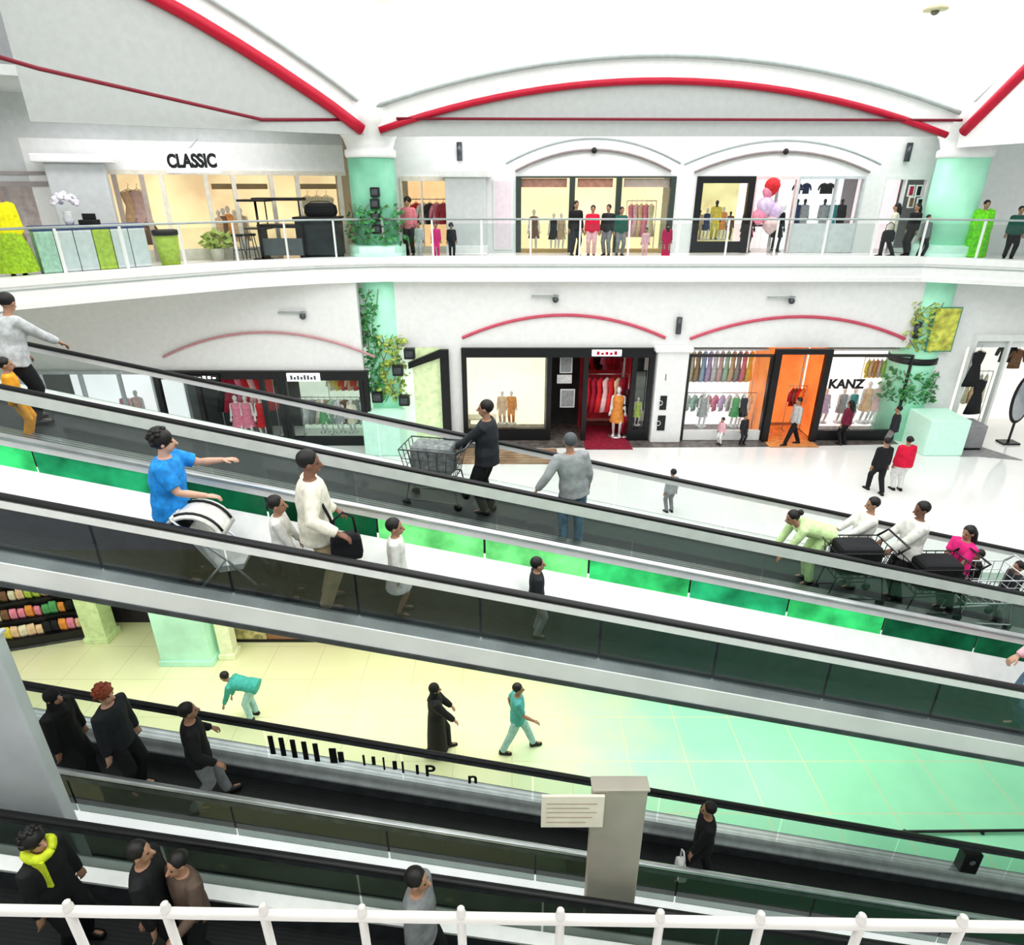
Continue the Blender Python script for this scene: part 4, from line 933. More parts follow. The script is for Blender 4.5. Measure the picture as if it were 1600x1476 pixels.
# ================================================================= GOODS
PAL = {}
def pal(n, c, e=.0):
    PAL[n] = mat('goods_' + n, c, .7, var=.18, scale=9, emit=e); return PAL[n]
for n, c in dict(red=(.70, .03, .04), crimson=(.45, .02, .06), pink=(.88, .30, .42), blush=(.92, .62, .62), orange=(.86, .35, .08), peach=(.92, .62, .40), yellow=(.90, .72, .12), lime=(.55, .72, .12), green=(.12, .42, .16), mint=(.55, .80, .66),
                 teal=(.06, .35, .36), sky=(.50, .68, .84), navy=(.03, .05, .14), lilac=(.72, .56, .80), white=(.88, .88, .87), grey=(.40, .42, .43), black=(.015, .015, .018), brown=(.24, .13, .07), tan=(.58, .42, .26), cream=(.88, .80, .60)).items(): pal(n, c)
def dress_mesh():
    R = [(.055, .012, 0), (.06, .02, -.02), (.20, .05, -.06), (.17, .055, -.22), (.13, .05, -.36), (.20, .07, -.62), (.27, .09, -.92)]
    mb = MB(); mb.loft([[(a * math.cos(2 * PI * k / 12), b * math.sin(2 * PI * k / 12), z) for k in range(12)] for a, b, z in R]); return mb
def shirt_mesh():
    R = [(.055, .012, 0), (.07, .02, -.02), (.20, .05, -.06), (.19, .055, -.22), (.19, .05, -.40), (.20, .055, -.60)]
    mb = MB(); mb.loft([[(a * math.cos(2 * PI * k / 12), b * math.sin(2 * PI * k / 12), z) for k in range(12)] for a, b, z in R])
    for s in (-1, 1): mb.tube([(s * .17, 0, -.09), (s * .26, 0, -.24), (s * .30, 0, -.40)], [.055, .055, .045], 8)
    return mb
PROTO = {}
def hanging(kind, label, loc, rz, colour, group, sc=1.0):
    if kind not in PROTO:
        o = thing(kind, label, 'garment', loc, rz, group)
        (dress_mesh() if kind == 'hanging_dress' else shirt_mesh()).build('garment_body', PAL['white'], o, True)
        h = MB(); h.tube([(-.19, 0, -.05), (0, 0, .03), (.19, 0, -.05)], .007, 5); h.tube([(0, 0, .03), (0, 0, .09), (.03, 0, .12), (.0, 0, .145)], .005, 5); h.build('hanger', DSTEEL, o)
        PROTO[kind] = o; first = o
    else: first = copy_tree(PROTO[kind], loc, rz, label, group)
    first.scale = (sc, sc, sc)
    for c in first.children:
        if c.name.startswith('garment_body'): c.material_slots[0].link = 'OBJECT'; c.material_slots[0].material = PAL[colour]
    return first
def rack(label, x0, x1, y, z, zf):
    t = thing('clothes_rail', label, 'clothes rail', ((x0 + x1) / 2, y, zf)); w = (x1 - x0) / 2
    MB().tube([(-w, 0, z - zf), (w, 0, z - zf)], .016, 8).build('rail', STEEL, t, True)
    for s in (-1, 1):
        MB().tube([(s * w, 0, .02), (s * w, 0, z - zf)], .014, 8).build('upright', STEEL, t, True)
        MB().box(s * w - .02, s * w + .02, -.22, .22, .013, .04).build('foot', STEEL, t)
def rail_of(kind, where, x0, x1, y, z, zf, cols, sc=1.0, rz=.9, group=None):
    rack('clothes rail ' + where, x0 - .08, x1 + .08, y, z + .10 * sc, zf)
    cnt = {}
    n = len(cols)
    for i, c in enumerate(cols):
        x = x0 + (x1 - x0) * (i + .5) / n
        hanging(kind, '%s %s, %s from left on the rail %s' % (c, kind.split('_')[1], ORD[i], where), (x, y, z - .0), rz, c, group or 'garments ' + where, sc)
# mannequins: prototypes once, then copies with other colours
SKINS += [mat('mannequin_white', (.86, .85, .83), .4), mat('mannequin_black', (.03, .03, .03), .3)]
MWHT, MBLK = SKINS[3], SKINS[4]
mp = {}
for kind, kw in dict(dress=dict(top=PAL['white'], bottom=None, tstyle='dress', sleeve='none'), suit=dict(top=PAL['white'], bottom=PAL['white'], sleeve='long')).items():
    mp[kind] = kw
MP = {}
def mannequin(kind, label, loc, rz, c1, c2=None, body=3, H=1.75, group=None):
    if kind not in MP:
        kw = dict(mp[kind]); o = person(label, loc, rz, 1.75, skin=3, style='none', face=False, vox=.03, cat='mannequin', name='mannequin', shoe=MWHT, group=group, **kw)
        MB().cyl(0, 0, 0, .02, .26, 18).build('stand', STEEL, o, True); MP[kind] = o
    else: o = copy_tree(MP[kind], loc, math.radians(rz), label, group)
    s = H / 1.75; o.scale = (s, s, s)
    for ch in o.children:
        n = ch.name.split('.')[0]
        m = {'body': SKINS[body], 'shoe': SKINS[body], 'dress': PAL[c1], 'shirt': PAL[c1], 'trousers': PAL[c2 or c1]}.get(n)
        if m: ch.material_slots[0].link = 'OBJECT'; ch.material_slots[0].material = m
    return o
def picture(label, x, y, z, w, h, c1, fr, name='poster'):
    t = thing(name, label, 'poster', (x, y, z)); MB().box(-w / 2, w / 2, -.02, .02, -h / 2, h / 2).build('frame', fr, t, bevel=.005)
    MB().box(-w / 2 + .04, w / 2 - .04, -.026, -.0205, -h / 2 + .04, h / 2 - .04).build('print', c1, t); return t
def table(label, x, y, zf, w, d, h, m, name='display_table'):
    t = thing(name, label, 'table', (x, y, zf)); MB().box(-w / 2, w / 2, -d / 2, d / 2, h - .05, h).build('tabletop', m, t, bevel=.01)
    for sx in (-1, 1):
        for sy in (-1, 1): MB().box(sx * (w / 2 - .06) - .025, sx * (w / 2 - .06) + .025, sy * (d / 2 - .06) - .025, sy * (d / 2 - .06) + .025, .012, h - .05).build('leg', m, t)
    return t
picture('pale lilac pink panel on the wall right of the upper white pilaster', X2(786), 22.17, L2 + 1.15, .62, 2.1, mat('lilac_pink_panel', (.86, .74, .80), .6, var=.06), WHITE)
# --- upper row goods
z = L2
for i, (px, c) in enumerate(((836, 'brown'), (868, 'black'), (880, 'tan'))): mannequin('dress', '%s dressed mannequin, %s from the left in the left cream upper window' % (c, ORD[i]), (X2(px), 23.0, z + .01), 170 + 8 * i, c, body=3, H=1.2 + .12 * (i == 0))
rail_of('hanging_dress', 'right of the cream upper doorway', X2(990), X2(1030), 23.1, z + 1.45, z, ['pink', 'blush', 'peach', 'pink', 'cream'], 1.1)
rail_of('hanging_shirt', 'in the peach upper shop', X2(640), X2(695), 23.0, z + 1.5, z, ['red', 'white', 'black', 'pink', 'crimson'], 1.1)
for i, (px, h_, c) in enumerate(((1104, .95, 'tan'), (1116, 1.0, 'navy'), (1130, 1.25, 'yellow'), (1142, 1.05, 'orange'), (1154, .9, 'brown'))):
    mannequin('dress' if i % 2 else 'suit', '%s dressed mannequin, %s from the left in the black framed upper window' % (c, ORD[i]), (X2(px), 22.95, z + .36), 175, c, c, 3 if i % 2 else 4, h_)
for i, (px, c) in enumerate(((1258, 'navy'), (1270, 'grey'), (1302, 'grey'), (1316, 'teal'), (1330, 'black'))):
    mannequin('suit', '%s suited mannequin, %s from the left in the white upper window' % (c, ORD[i]), (X2(px), 22.9, z + .5), 180, c, c, 4, 1.15)
for i, px in enumerate((1262, 1276, 1304, 1314)): hanging('hanging_shirt', 'small dark shirt, %s of four hung high in the white upper window' % ORD[i], (X2(px), 23.3, z + 2.1), 0, 'navy' if i < 2 else 'black', 'shirts hung high in the white upper window', .55)
# balloons at the pink entrance
bal = None
for i, (px, py, r, c) in enumerate(((1207, 291, .24, 'red'), (1200, 300, .17, 'pink'), (1196, 322, .27, 'lilac'), (1210, 330, .24, 'lilac'), (1186, 338, .22, 'pink'), (1204, 350, .26, 'blush'), (1220, 322, .20, 'white'))):
    p = PY(px, py, 21.9); t = thing('balloon', ['red balloon topmost in the bunch at the pink entrance', 'small pink balloon just under the red balloon', 'big lilac balloon at the left middle of the bunch', 'lilac balloon at the right middle of the bunch', 'pink balloon lowest on the left of the bunch', 'blush balloon lowest of the bunch', 'white balloon at the right of the bunch'][i], 'balloon', p, 0, 'balloons at the pink entrance')
    MB().lathe(0, 0, [(.01, -r * 1.25), (.35 * r, -r * 1.05), (.8 * r, -r * .55), (r, .1 * r), (.85 * r, .6 * r), (.45 * r, .95 * r), (.02, 1.05 * r)], 16).build('skin', PAL[c], t, True)
    MB().tube([(0, 0, -r * 1.2), (0, .05, L2 + .1 - p.z)], .004, 4).build('string', WHITEM, t)
table('black display table below the balloons', X2(1205), 22.6, L2, 1.1, .5, .85, BLACK)
for i, (px, c) in enumerate(((1180, 'crimson'), (1228, 'black'))): mannequin('dress', '%s dressed mannequin %s the balloon bunch' % (c, ('left of', 'right of')[i]), (X2(px), 22.7, L2 + .01), 180, c, body=4, H=1.5)
mannequin('dress', 'slim maroon dressed mannequin in the narrow pinkish upper shop', (X2(1378), 22.8, L2 + .01), 180, 'crimson', body=3, H=1.6)
for i, (px, py, c) in enumerate(((1424, 298, 'crimson'), (1436, 298, 'black'), (1424, 316, 'brown'), (1437, 318, 'black'))): picture('%s picture, %s on the wall left of the right mint column' % (c, ('upper left', 'upper right', 'lower left', 'lower right')[i]), PY(px, py, 22.15).x, 22.17, PY(px, py, 22.15).z, .2, .34, PAL[c], WHITEM, 'wall_picture')
# upper left shop goods
def ulp(px, o): q = UL(px) - uln * o; return q
for i, (px, c) in enumerate(((204, 'peach'), (218, 'blush'))):
    q = ulp(px, .9); hanging('hanging_dress', '%s dress, %s in the taupe framed window left of the peach shop' % (c, ORD[i]), (q.x, q.y, L2 + 1.9), ULA + .2, c, 'dresses in the taupe framed window', 1.2)
for i, (px, c) in enumerate(((206, 'tan'), (222, 'brown'))):
    q = ulp(px, .8); hanging('hanging_shirt', '%s shirt, %s low in the taupe framed window' % (c, ORD[i]), (q.x, q.y, L2 + 1.0), ULA, c, 'shirts in the taupe framed window', 1.0)
for i, (px, c) in enumerate(((342, 'peach'), (350, 'brown'), (358, 'orange'), (368, 'peach'), (378, 'tan'))):
    q = ulp(px, .9); mannequin('dress', '%s dressed mannequin, %s from the left in the peach shop' % (c, ORD[i]), (q.x, q.y, L2 + .01), 190, c, body=3, H=1.35 + .06 * (i % 3))
for i, px in enumerate((490, 505, 520)):
    q = ulp(px, .9); hanging('hanging_dress', 'cream dress, %s in the window left of the left mint column' % ORD[i], (q.x, q.y, L2 + 1.7), ULA, 'cream', 'cream dresses in the upper left window', 1.2)
# --- middle row goods
zf = L1 + .014
for i, (px, c) in enumerate(((784, 'peach'), (799, 'orange'))): mannequin('suit', '%s suited mannequin, %s in the ivory window' % (c, ('left', 'right')[i]), (X1(px), 21.2, zf + .3), 175, c, c, 3, 1.2)
table('low cream display table in the ivory window', X1(750), 21.2, zf, 1.0, .5, .55, PAL['cream'])
for i, (px, py, w, h) in enumerate(((886, 570, .42, .55), (884, 592, .5, .3), (890, 622, .5, .65))): picture('%s framed grey poster in the dark bay left of the red display' % ('highest', 'middle', 'lowest')[i], X1(px), 20.9, PY(px, py, 20.9).z, w, h, PAL['grey'] if i != 1 else PAL['white'], WHITEM)
rail_of('hanging_dress', 'in front in the red shop', X1(920), X1(985), 21.0, zf + 2.0, zf, ['red', 'crimson', 'red', 'blush', 'red', 'peach', 'crimson'], 1.25)
rail_of('hanging_shirt', 'high in the red shop', X1(922), X1(982), 22.0, zf + 2.7, zf, ['crimson', 'red', 'black', 'pink', 'red', 'crimson'], 1.1)
mannequin('dress', 'orange dressed mannequin before the red clothes rail', (X1(972), 20.75, zf), 170, 'orange', body=3, H=1.8)
mannequin('suit', 'black suited mannequin at the right of the red shop', (X1(985), 20.8, zf), 190, 'black', 'crimson', 4, 1.7)
picture('greenish poster in the last dark bay of the black framed shop', X1(1005), 20.9, PY(1005, 610, 20.9).z, .45, 1.4, mat('grey_green_print', (.28, .34, .30), .6, var=.5, scale=2), BLACK)
mannequin('dress', 'child mannequin in a lime dress in the bay left of the white pilaster', (X1(1003), 20.65, zf + .45), 180, 'lime', body=3, H=1.0)
cols = ['lime', 'cream', 'tan', 'sky', 'lilac', 'white', 'blush', 'mint', 'peach', 'grey', 'pink', 'yellow']
rail_of('hanging_dress', 'high in the pastel window', X1(1082), X1(1196), 21.6, zf + 2.75, zf, cols, 1.1)
rail_of('hanging_shirt', 'low in the pastel window', X1(1082), X1(1196), 21.1, zf + 1.35, zf, ['white', 'mint', 'grey', 'blush', 'pink', 'lilac', 'white', 'tan', 'green', 'cream'], .9)
for i, (px, c) in enumerate(((1110, 'grey'), (1162, 'green'), (1175, 'black'))): mannequin('dress', '%s dressed child mannequin, %s from the left in the pastel window' % (c, ORD[i]), (X1(px), 20.75, zf + .36), 180, c, body=3, H=1.25)
picture('tall orange poster at the left inside the orange doorway', X1(1214), 21.0, PY(1214, 592, 21.0).z, .5, 1.7, mat('orange_print', (.90, .25, .03), .5, emit=.25, var=.3), DRED)
for i, (px, py, c) in enumerate(((1240, 565, 'white'), (1245, 590, 'cream'), (1262, 578, 'crimson'), (1262, 600, 'blush'), (1278, 590, 'brown'))): picture('%s picture, %s from the left in the orange doorway' % (c, ORD[i]), X1(px), 22.6, PY(px, py, 22.6).z, .5, .55, PAL[c], DRED, 'wall_picture')
rail_of('hanging_shirt', 'inside the orange doorway', X1(1262), X1(1284), 21.4, zf + 1.5, zf, ['crimson', 'brown', 'red', 'orange'], 1.0)
for i, (px, c) in enumerate(((1302, 'pink'), (1316, 'lilac'), (1345, 'grey'), (1362, 'teal'), (1384, 'peach'), (1400, 'blush'))): mannequin('dress', '%s dressed mannequin, %s from the left in the blush window' % (c, ORD[i]), (X1(px), 21.15, zf + .36), 180, c, body=3, H=1.25 + .25 * (i > 3))
rail_of('hanging_shirt', 'at the blush window', X1(1378), X1(1412), 21.45, zf + 2.5, zf, ['yellow', 'peach', 'orange', 'blush', 'lime'], 1.0)
# right edge shop
for i, (px, py) in enumerate(((1532, 560), (1534, 605))): hanging('hanging_dress', ['black dress hung high at the entrance of the off-white right shop', 'black and grey dress hung below the first black dress at the right'][i], PY(px, py - 12, 20.15), .2, 'black', None, 1.25)
mr = thing('oval_mirror', 'oval dark framed mirror standing at the right edge of the middle floor', 'mirror', (PY(1592, 640, 20.1).x, 20.1, L1))
MB().ell((0, 0, 1.55), (.36, .05, .85), 20, 12).build('frame', BLACK, mr, True); MB().ell((0, -.03, 1.55), (.28, .03, .74), 20, 12).build('mirror_plate', mat('mirror_plate', (.5, .52, .55), .1, .9), mr, True)
MB().box(-.28, .28, -.2, .2, .005, .06).build('foot', BLACK, mr); MB().box(-.03, .03, -.02, .02, .06, .75).build('stem', BLACK, mr)
for i, (px, py, c) in enumerate(((1578, 535, 'black'), (1592, 545, 'brown'))): hanging('hanging_shirt', ['black shirt', 'brown shirt'][i] + ' hung high in the off-white right shop', PY(px, py, 21.2), 0, c, None, 1.1)
rail_of('hanging_dress', 'in the off-white right shop', X1(1562), X1(1598), 21.8, zf + 1.9, L1, ['cream', 'peach', 'white', 'cream'], 1.1)
struct(MB().prism([(X1(1486), 18.9), (X1(1515), 18.9), (X1(1570), 18.6), (X1(1530), 20.3), (X1(1490), 20.3)], 'z', L1, L1 + .02).build('trim_9', mat('grey_door_mat', (.36, .35, .36), .8, var=.15)))
bn = thing('bench', 'grey upholstered block seat between the right mint column and the off-white shop', 'seat', (X1(1512), 19.8, L1 + .02))
MB().box(-.45, .45, -.4, .4, .06, .85).build('seat', mat('grey_seat', (.34, .33, .35), .8), bn, bevel=.05); MB().box(-.42, .42, -.37, .37, .0, .06).build('base', BLACK, bn)
# left row goods
rail_of('hanging_dress', 'in the dark left shop', XL(322), XL(405), 20.9, L1 + 2.15, L1, ['black', 'crimson', 'crimson', 'pink', 'red', 'blush', 'red', 'red'], 1.35)
for i, (px, c) in enumerate(((352, 'pink'), (368, 'pink'), (392, 'red'))): mannequin('dress', '%s dressed mannequin, %s from the left in the dark left shop' % (c, ORD[i]), (XL(px), 20.45, L1 + .01), 185, c, body=3, H=1.6)
rail_of('hanging_shirt', 'high in the pale green window', XL(500), XL(560), 21.1, L1 + 2.1, L1, ['cream', 'yellow', 'red', 'peach', 'red', 'tan'], .9)
rail_of('hanging_dress', 'low in the pale green window', XL(455), XL(560), 20.8, L1 + 1.3, L1, ['white', 'grey', 'cream', 'tan', 'mint', 'white', 'brown', 'cream', 'grey', 'white'], .9)
for i, (px, c) in enumerate(((494, 'green'), (520, 'grey'), (540, 'cream'))): mannequin('dress', '%s dressed mannequin, %s from the left in the pale green window' % (c, ORD[i]), (XL(px), 20.35, L1 + .3), 180, c, body=3, H=1.2)
mannequin('dress', 'pink dressed mannequin in the frosted white shop', (XL(170), 20.6, L1 + .2), 180, 'pink', body=3, H=1.5)
mannequin('dress', 'blush dressed mannequin in the frosted white shop', (XL(186), 20.7, L1 + .2), 180, 'blush', body=3, H=1.5)
# --- planters with climbing plants and black lanterns on the mint columns
LEAF = mat('leaf_green', (.08, .30, .10), .5, var=.5, scale=8); LEAFY = mat('leaf_yellow_green', (.42, .52, .12), .5, var=.4, scale=8)
def plant(label, c, r0, zlo, zhi, n, m, seed, ang=(PI * 1.05, PI * 1.95), name='climbing_plant', spread=.16):
    R = random.Random(seed); t = thing(name, label, 'plant', (c[0], c[1], zlo))
    st = MB(); lf = MB()
    for k in range(5):
        a = ang[0] + (ang[1] - ang[0]) * (k + .5) / 5; pts = []
        for j in range(9):
            q = a + .22 * math.sin(j * 1.3 + k); rr = r0 + .04 + .03 * R.random(); pts.append((rr * math.cos(q), rr * math.sin(q), .02 + (zhi - zlo) * j / 8))
        st.tube(pts, .012, 5)
    for k in range(n):
        a = R.uniform(*ang); h = R.uniform(.05, zhi - zlo); rr = r0 + .05 + R.random() * spread; s = R.uniform(.10, .26)
        p = Vector((rr * math.cos(a), rr * math.sin(a), h)); u = Vector((R.uniform(-1, 1), R.uniform(-1, 1), R.uniform(-.6, .4))).normalized(); w = u.orthogonal().normalized()
        lf.add([p, p + u * s * .5 + w * s * .35, p + u * s, p + u * s * .5 - w * s * .35], [[0, 1, 2, 3]])
    st.build('stem', PAL['brown'], t, True); lf.build('foliage', m, t)
    return t
plant('tall leafy climber on the left side of the left mint column', (-4.15, 20.95), .70, L1 + 1.4, L1 + 5.0, 420, LEAF, 3, (PI * 1.0, PI * 1.5))
plant('yellow-green climber on the front of the left mint column', (-4.15, 20.95), .70, L1 + 1.4, L1 + 3.6, 260, LEAFY, 4, (PI * 1.45, PI * 1.9))
plant('dark leafy plant on the front of the right mint column', (13.3, 20.95), .70, L1 + 1.3, L1 + 2.4, 220, LEAF, 5)
plant('yellow-green plant high on the right mint column', (13.3, 20.95), .70, L1 + 3.1, L1 + 4.6, 150, LEAFY, 6, (PI * 1.05, PI * 1.5))
plant('leafy plant at the foot of the left mint column on the upper gallery', (-4.15, 20.95), .68, L2 + .4, L2 + 1.5, 160, LEAF, 8)
def lantern(label, loc, s=.2, name='display_box'):
    t = thing(name, label, 'box', loc); MB().box(-s, s, -s * .7, s * .7, -s, s).build('case', BLACK, t, bevel=.02); MB().box(-s * .7, s * .7, -s * .71, -s * .69, -s * .6, s * .6).build('front_panel', DSTEEL, t); return t
for i, (px, py) in enumerate(((640, 552), (622, 578), (632, 625), (590, 620))): lantern(['highest', 'second highest', 'third highest', 'lowest'][i] + ' black box fixed to the left mint column above its plinth', PY(px, py, 20.12), .17)
for i, (px, py) in enumerate(((586, 300), (586, 318), (587, 338), (589, 358))): lantern('black shelf box, %s from the top on the left mint column' % ORD[i], PY(px, py, 20.22), .13)
pc = PY(1474, 515, 20.2); picture('yellow and green poster high on the right mint column', pc.x, 20.20, pc.z, .85, 1.4, mat('yellow_green_print', (.62, .62, .12), .6, var=.6, scale=3), mat('green_frame', (.10, .32, .22), .5))
band = thing('column_band', 'slanting black band round the right mint column', 'sign', (13.3, 20.95, L1 + 2.62)); MB().lathe(0, 0, [(.71, 0), (.735, 0), (.735, .2), (.71, .2)], 28).build('band', BLACK, band, True)
# --- upper left kiosk
ka = math.atan2(17.0 - 15.2, -9.8 + 11.8)
kq = Vector((-10.72, 17.28, L2)); kt = thing('kiosk', 'white and lime kiosk counter with dark blue top at the upper left', 'kiosk', kq, ka)
kt.scale = (.82, 1, 1)
MB().box(-1.5, 1.5, -.35, .35, 1.02, 1.12).build('countertop', mat('dark_blue_top', (.05, .08, .22), .4), kt, bevel=.01)
for i in range(6):
    c = ['mint', 'white', 'white', 'lime', 'white', 'white'][i]
    MB().box(-1.48 + .495 * i + .01, -1.48 + .495 * (i + 1) - .01, -.33, .33, .06, 1.02).build('panel', mat('kiosk_white', (.82, .86, .88), .4) if c == 'white' else PAL[c], kt, bevel=.01)
MB().box(-1.46, 1.46, -.30, .30, .005, .06).build('toe_kick', DSTEEL, kt)
def kloc(u, v, z): return (kq.x + u * math.cos(ka) - v * math.sin(ka), kq.y + u * math.sin(ka) + v * math.cos(ka), L2 + z)
pb = thing('flower_bunch', 'bunch of white and lilac flowers in a vase on the kiosk counter', 'flowers', kloc(-.35, .05, 1.12))
MB().lathe(0, 0, [(.08, 0), (.13, .12), (.09, .28), (.11, .32)], 16).build('vase', PAL['white'], pb, True)
R = random.Random(9); mb = MB()
for i in range(60):
    a = R.uniform(0, 2 * PI); r = .30 * math.sqrt(R.random()); zz = .40 + .34 * math.sqrt(max(0, 1 - (r / .32) ** 2)) * R.uniform(.6, 1); mb.ell((r * math.cos(a), r * math.sin(a), zz), (.06, .06, .05), 7, 5)
mb.build('blossom', mat('lilac_white_blossom', (.86, .82, .92), .7, var=.12, scale=10), pb, True)
lt = thing('till', 'small black till on the kiosk counter', 'till', kloc(.05, -.12, 1.12)); MB().box(-.20, .20, -.14, .14, 0, .12).build('body', BLACK, lt, bevel=.02); MB().box(-.17, .17, .02, .05, .12, .26).build('screen', BLACK, lt, bevel=.01)
lb = thing('litter_bin', 'lime green bin with black rim right of the kiosk', 'bin', kloc(1.75, -.1, 0)); MB().lathe(0, 0, [(.24, .005), (.30, .80)], 18).build('body', PAL['lime'], lb, True); MB().lathe(0, 0, [(.31, .80), (.33, .82), (.33, .92), (.26, .94)], 18).build('rim', BLACK, lb, True)
# --- black cafe kiosk
def bk(px, Y): return (PY(px, 380, Y).x, Y, L2)
p = bk(502, 20.6); k2 = thing('kiosk', 'solid black kiosk cabinet next to the left mint column', 'kiosk', p)
MB().box(-.62, .62, -.38, .38, .10, 1.12).build('cabinet', mat('kiosk_black', (.03, .04, .045), .4, var=.4, scale=3), k2, bevel=.02); MB().box(-.66, .66, -.42, .42, 1.12, 1.18).build('countertop', BLACK, k2, bevel=.01); MB().box(-.58, .58, -.34, .34, .005, .10).build('toe_kick', BLACK, k2)
bag('heap of black bags on top of the solid black kiosk cabinet', (p[0] + .1, p[1], L2 + 1.19), 0, BLKC, .9, .4, .36, .05, 'bag')
p = bk(445, 20.35); k3 = thing('kiosk', 'open black kiosk stand with a grey front left of the solid black cabinet', 'kiosk', p)
MB().box(-.66, .66, -.30, .30, .88, .98).build('countertop', BLACK, k3, bevel=.01); MB().box(-.62, .62, -.30, -.26, .12, .60).build('front_panel', mat('kiosk_grey', (.14, .16, .17), .5), k3)
for s in (-1, 1): MB().box(s * .62 - .04, s * .62 + .04, -.28, .28, .005, .88).build('side_panel', BLACK, k3)
for s in (-1, 1): MB().tube([(s * .5, .2, .98), (s * .5, .2, 1.62)], .02, 6).build('upright', BLACK, k3)
MB().box(-.70, .70, -.32, .32, 1.62, 1.70).build('canopy', BLACK, k3, bevel=.01)
p = bk(408, 20.0); k4 = thing('high_table', 'black high table with a dark top left of the open kiosk stand', 'table', p)
MB().box(-.42, .42, -.30, .30, 1.60, 1.66).build('tabletop', BLACK, k4, bevel=.01); MB().cyl(0, 0, .03, 1.60, .035, 12).build('pedestal', BLACK, k4, True); MB().cyl(0, 0, .005, .04, .28, 20).build('base', BLACK, k4, True); MB().box(-.34, .34, -.26, .26, .86, .90).build('shelf', BLACK, k4)
def stool(label, loc):
    t = thing('bar_stool', label, 'stool', loc); MB().lathe(0, 0, [(.17, .66), (.18, .69), (.17, .72)], 16).build('seat', BLACK, t, True)
    for k in range(4): a = PI / 4 + k * PI / 2; MB().tube([(.12 * math.cos(a), .12 * math.sin(a), .66), (.2 * math.cos(a), .2 * math.sin(a), .01)], .014, 6).build('leg', DSTEEL, t, True)
    MB().tube([(.16 * math.cos(2 * PI * i / 12), .16 * math.sin(2 * PI * i / 12), .28) for i in range(13)], .008, 5).build('foot_ring', DSTEEL, t)
    return t
stool('black bar stool left of the black high table', bk(372, 19.95)); stool('black bar stool between the high table and the peach shop plants', bk(392, 20.2))
plant('low green potted shrub before the peach shop', bk(338, 19.9)[:2], .05, L2 + .3, L2 + .75, 130, LEAFY, 12, (0, 2 * PI), 'potted_shrub', .25)
pt = thing('plant_pot', 'pale pot under the low shrub before the peach shop', 'pot', bk(338, 19.9)); MB().lathe(0, 0, [(.16, .005), (.2, .32), (.22, .34), (.19, .34), (.17, .28)], 16).build('pot', CREAMF, pt, True)
sf = thing('scarf', 'yellow-green scarf round the neck of the person at the bottom left corner', 'scarf', (-4.08, 3.7, zD(-4.08)))
_n = 16
MB().tube([(.02 + .095 * math.cos(2 * PI * i / _n), .095 * math.sin(2 * PI * i / _n), 1.325 + .02 * math.sin(4 * PI * i / _n)) for i in range(_n + 1)], .042, 8).build('neck_loop', mat('scarf_yellow', (.62, .72, .04), .8, var=.25, scale=12), sf, True)
MB().loft([[(.07 + a, -.10 - b, z) for a, b in ((-.05, 0), (.05, 0), (.05, .02), (-.05, .02))] for z, a0 in ((1.31, 0), (1.15, 0), (1.0, 0))]).build('hanging_end', mat('scarf_yellow', (.62, .72, .04)), sf)
# ================================================================= LOWEST FLOOR UNDER THE GALLERY
YW = mat('lower_yellow_wall', (.80, .84, .55), .5, emit=.1, var=.15)
facade('wall_lower', [(-22, XL(40) + .2, L0, L1 - .42), (-9.2, 20, L0, L1 - .42)], 14.25, .25, 0, 0, YW)
struct(MB().box(-11.4, -9.4, 14.2, 14.3, L0, L1 - .42).build('wall_lower_dark_opening', mat('plum_dark_opening', (.035, .025, .04), .5, var=.3)))  # dark sheet standing in for the shaded depth of an open bay
def lowcol(label, px, py, w, d, m, zt=L1 - .43):
    p = PZ(px, py, L0); t = thing('square_column', label, 'column', (p.x, p.y + d / 2, L0))
    MB().box(-w / 2, w / 2, -d / 2, d / 2, .005, zt - L0).build('shaft', m, t, bevel=.02); MB().box(-w / 2 - .04, w / 2 + .04, -d / 2 - .04, d / 2 + .04, .004, .16).build('base', m, t, bevel=.01); return t
lowcol('broad mint clad column under the gallery at the lower left', 293, 1040, 1.25, .8, mat('mint_panel', (.50, .84, .66), .35, emit=.06, var=.15, scale=1.2))
lowcol('slim pale yellow column right of the broad mint column', 356, 1030, .34, .3, mat('pale_yellow_panel', (.84, .88, .62), .4, emit=.06, var=.1))
lowcol('yellow-green column beside the colourful display stand', 152, 1005, .55, .5, mat('yellow_green_panel', (.64, .78, .42), .4, emit=.06, var=.15))
wf = thing('wall_panel', 'gold and brown clad wall panel behind the slim yellow column', 'panel', (PZ(440, 1000, L0).x, PZ(440, 1000, L0).y, L0)); MB().box(-1.6, -.35, -.06, .06, .08, 1.6).build('gold_panel', mat('gold_mosaic', (.55, .48, .25), .4, var=.5, scale=7), wf); MB().box(-.33, 1.9, -.06, .06, .08, 1.6).build('brown_panel', mat('brown_panel', (.36, .18, .10), .4, var=.3, scale=3), wf); MB().box(-1.62, 1.92, -.08, .06, .0, .08).build('skirting', BLACK, wf)
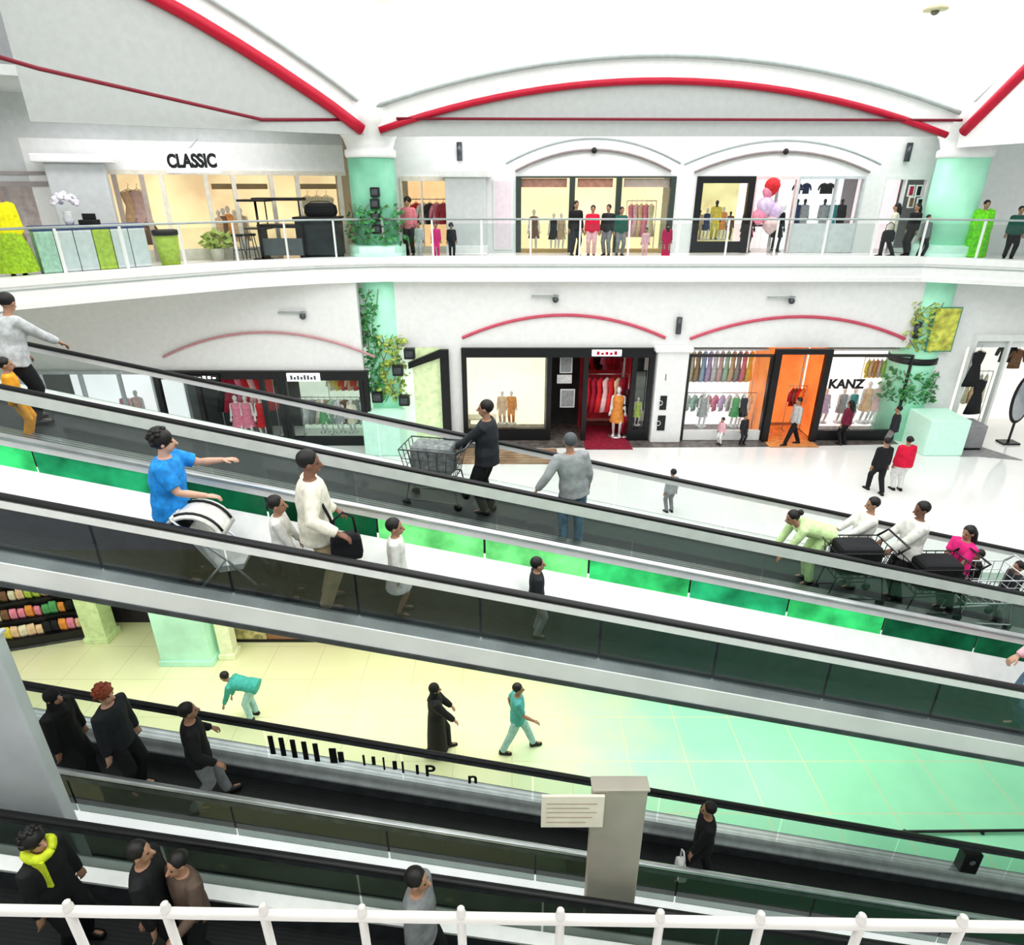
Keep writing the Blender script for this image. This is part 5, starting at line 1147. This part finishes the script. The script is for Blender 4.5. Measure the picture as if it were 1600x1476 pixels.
# tiered stand crowded with colourful packs
ds = thing('display_stand', 'tiered dark stand crowded with colourful packs at the lower left', 'stand', (-12.05, 13.55, L0), .30)
for k in range(4): MB().box(-1.7, 1.1, -.30 + .22 * k, -.06 + .22 * k, .08, .30 + .42 * k).build('tier', BLACK, ds)
MB().box(-1.72, 1.12, -.32, .64, .005, .08).build('base', DSTEEL, ds)
R = random.Random(21); pk = None; names = ['yellow', 'orange', 'red', 'cream', 'lime', 'black', 'peach', 'pink', 'brown', 'green']; pk0 = {}
for k in range(4):
    for i in range(15):
        u = -1.62 + 2.66 * (i + .5) / 15; v = -.18 + .22 * k; zz = .301 + .42 * k; c = R.choice(names)
        loc = (ds.location.x + u * math.cos(.3) - v * math.sin(.3), ds.location.y + u * math.sin(.3) + v * math.cos(.3), L0 + zz)
        lab = '%s pack, %s from left on the %s tier of the display stand' % (c, ORD[i] if i < 14 else 'last', ('lowest', 'second', 'third', 'top')[k])
        if pk is None:
            pk = thing('snack_pack', lab, 'pack', loc, .3, 'colourful packs on the tiered stand')
            MB().loft([[(-.07, -.005, 0), (.07, -.005, 0), (.07, .005, 0), (-.07, .005, 0)], [(-.075, -.04, .06), (.075, -.04, .06), (.075, .04, .06), (-.075, .04, .06)], [(-.075, -.04, .22), (.075, -.04, .22), (.075, .04, .22), (-.075, .04, .22)], [(-.07, -.005, .31), (.07, -.005, .31), (.07, .005, .31), (-.07, .005, .31)]]).build('pouch', PAL['red'], pk)
            o = pk
        else: o = copy_tree(pk, loc, .3 + R.uniform(-.25, .25), lab)
        ch = o.children[0]; ch.material_slots[0].link = 'OBJECT'; ch.material_slots[0].material = PAL[c]; s = R.uniform(.9, 1.15); o.scale = (s, s, s)
lx = thing('floor_rail', 'thin dark rail lying along the green floor at the lower right', 'rail', (PZ(1500, 1302, L0).x, PZ(1500, 1302, L0).y, L0)); MB().tube([(-1.2, 0, .05), (3.2, .05, .05)], .025, 8).build('bar', RUBBER, lx, True); [MB().box(x - .02, x + .02, -.03, .05, .0, .05).build('foot', RUBBER, lx) for x in (-1.0, .4, 1.8, 3.0)]

# ================================================================= LIGHT, CAMERA
w = bpy.data.worlds.new('world'); scene.world = w; w.use_nodes = True
w.node_tree.nodes['Background'].inputs[0].default_value = (1, 1, 1, 1); w.node_tree.nodes['Background'].inputs[1].default_value = .45
def area(name, loc, rot, sx, sy, P, col=(1, 1, 1)):
    l = bpy.data.lights.new(name, 'AREA'); l.shape = 'RECTANGLE'; l.size = sx; l.size_y = sy; l.energy = P; l.color = col
    o = bpy.data.objects.new(name, l); COL.objects.link(o); o.location = loc; o.rotation_euler = rot; return o
area('upper_gallery_light', (4, 21.2, SOF - .08), (0, 0, 0), 18, .8, 150)
area('upper_left_light', (-9.0, 18.6, SOF - .06), (0, 0, .5), 6, .8, 70)
area('lower_hall_fill', (-1, 10.6, L1 + .6), (0, 0, 0), 18, 3.0, 160, (1, .98, .86))  # added fill with no fixture, brightens the lowest floor
cam = bpy.data.cameras.new('camera'); co = bpy.data.objects.new('camera', cam); COL.objects.link(co)
cam.sensor_width = 36; cam.lens = 22.5; cam.clip_start = .05; cam.clip_end = 200
co.location = (0, 0, 0); co.rotation_euler = (PI / 2 - PITCH, 0, 0); scene.camera = co
scene.view_settings.view_transform = 'Standard'; scene.view_settings.look = 'Medium High Contrast'; scene.view_settings.exposure = .32; scene.view_settings.gamma = 1
scene.cycles.max_bounces = 6; scene.cycles.transparent_max_bounces = 24; scene.cycles.sample_clamp_indirect = 4
for o in list(scene.objects):
    if o.parent is None: o.location.z += LIFT
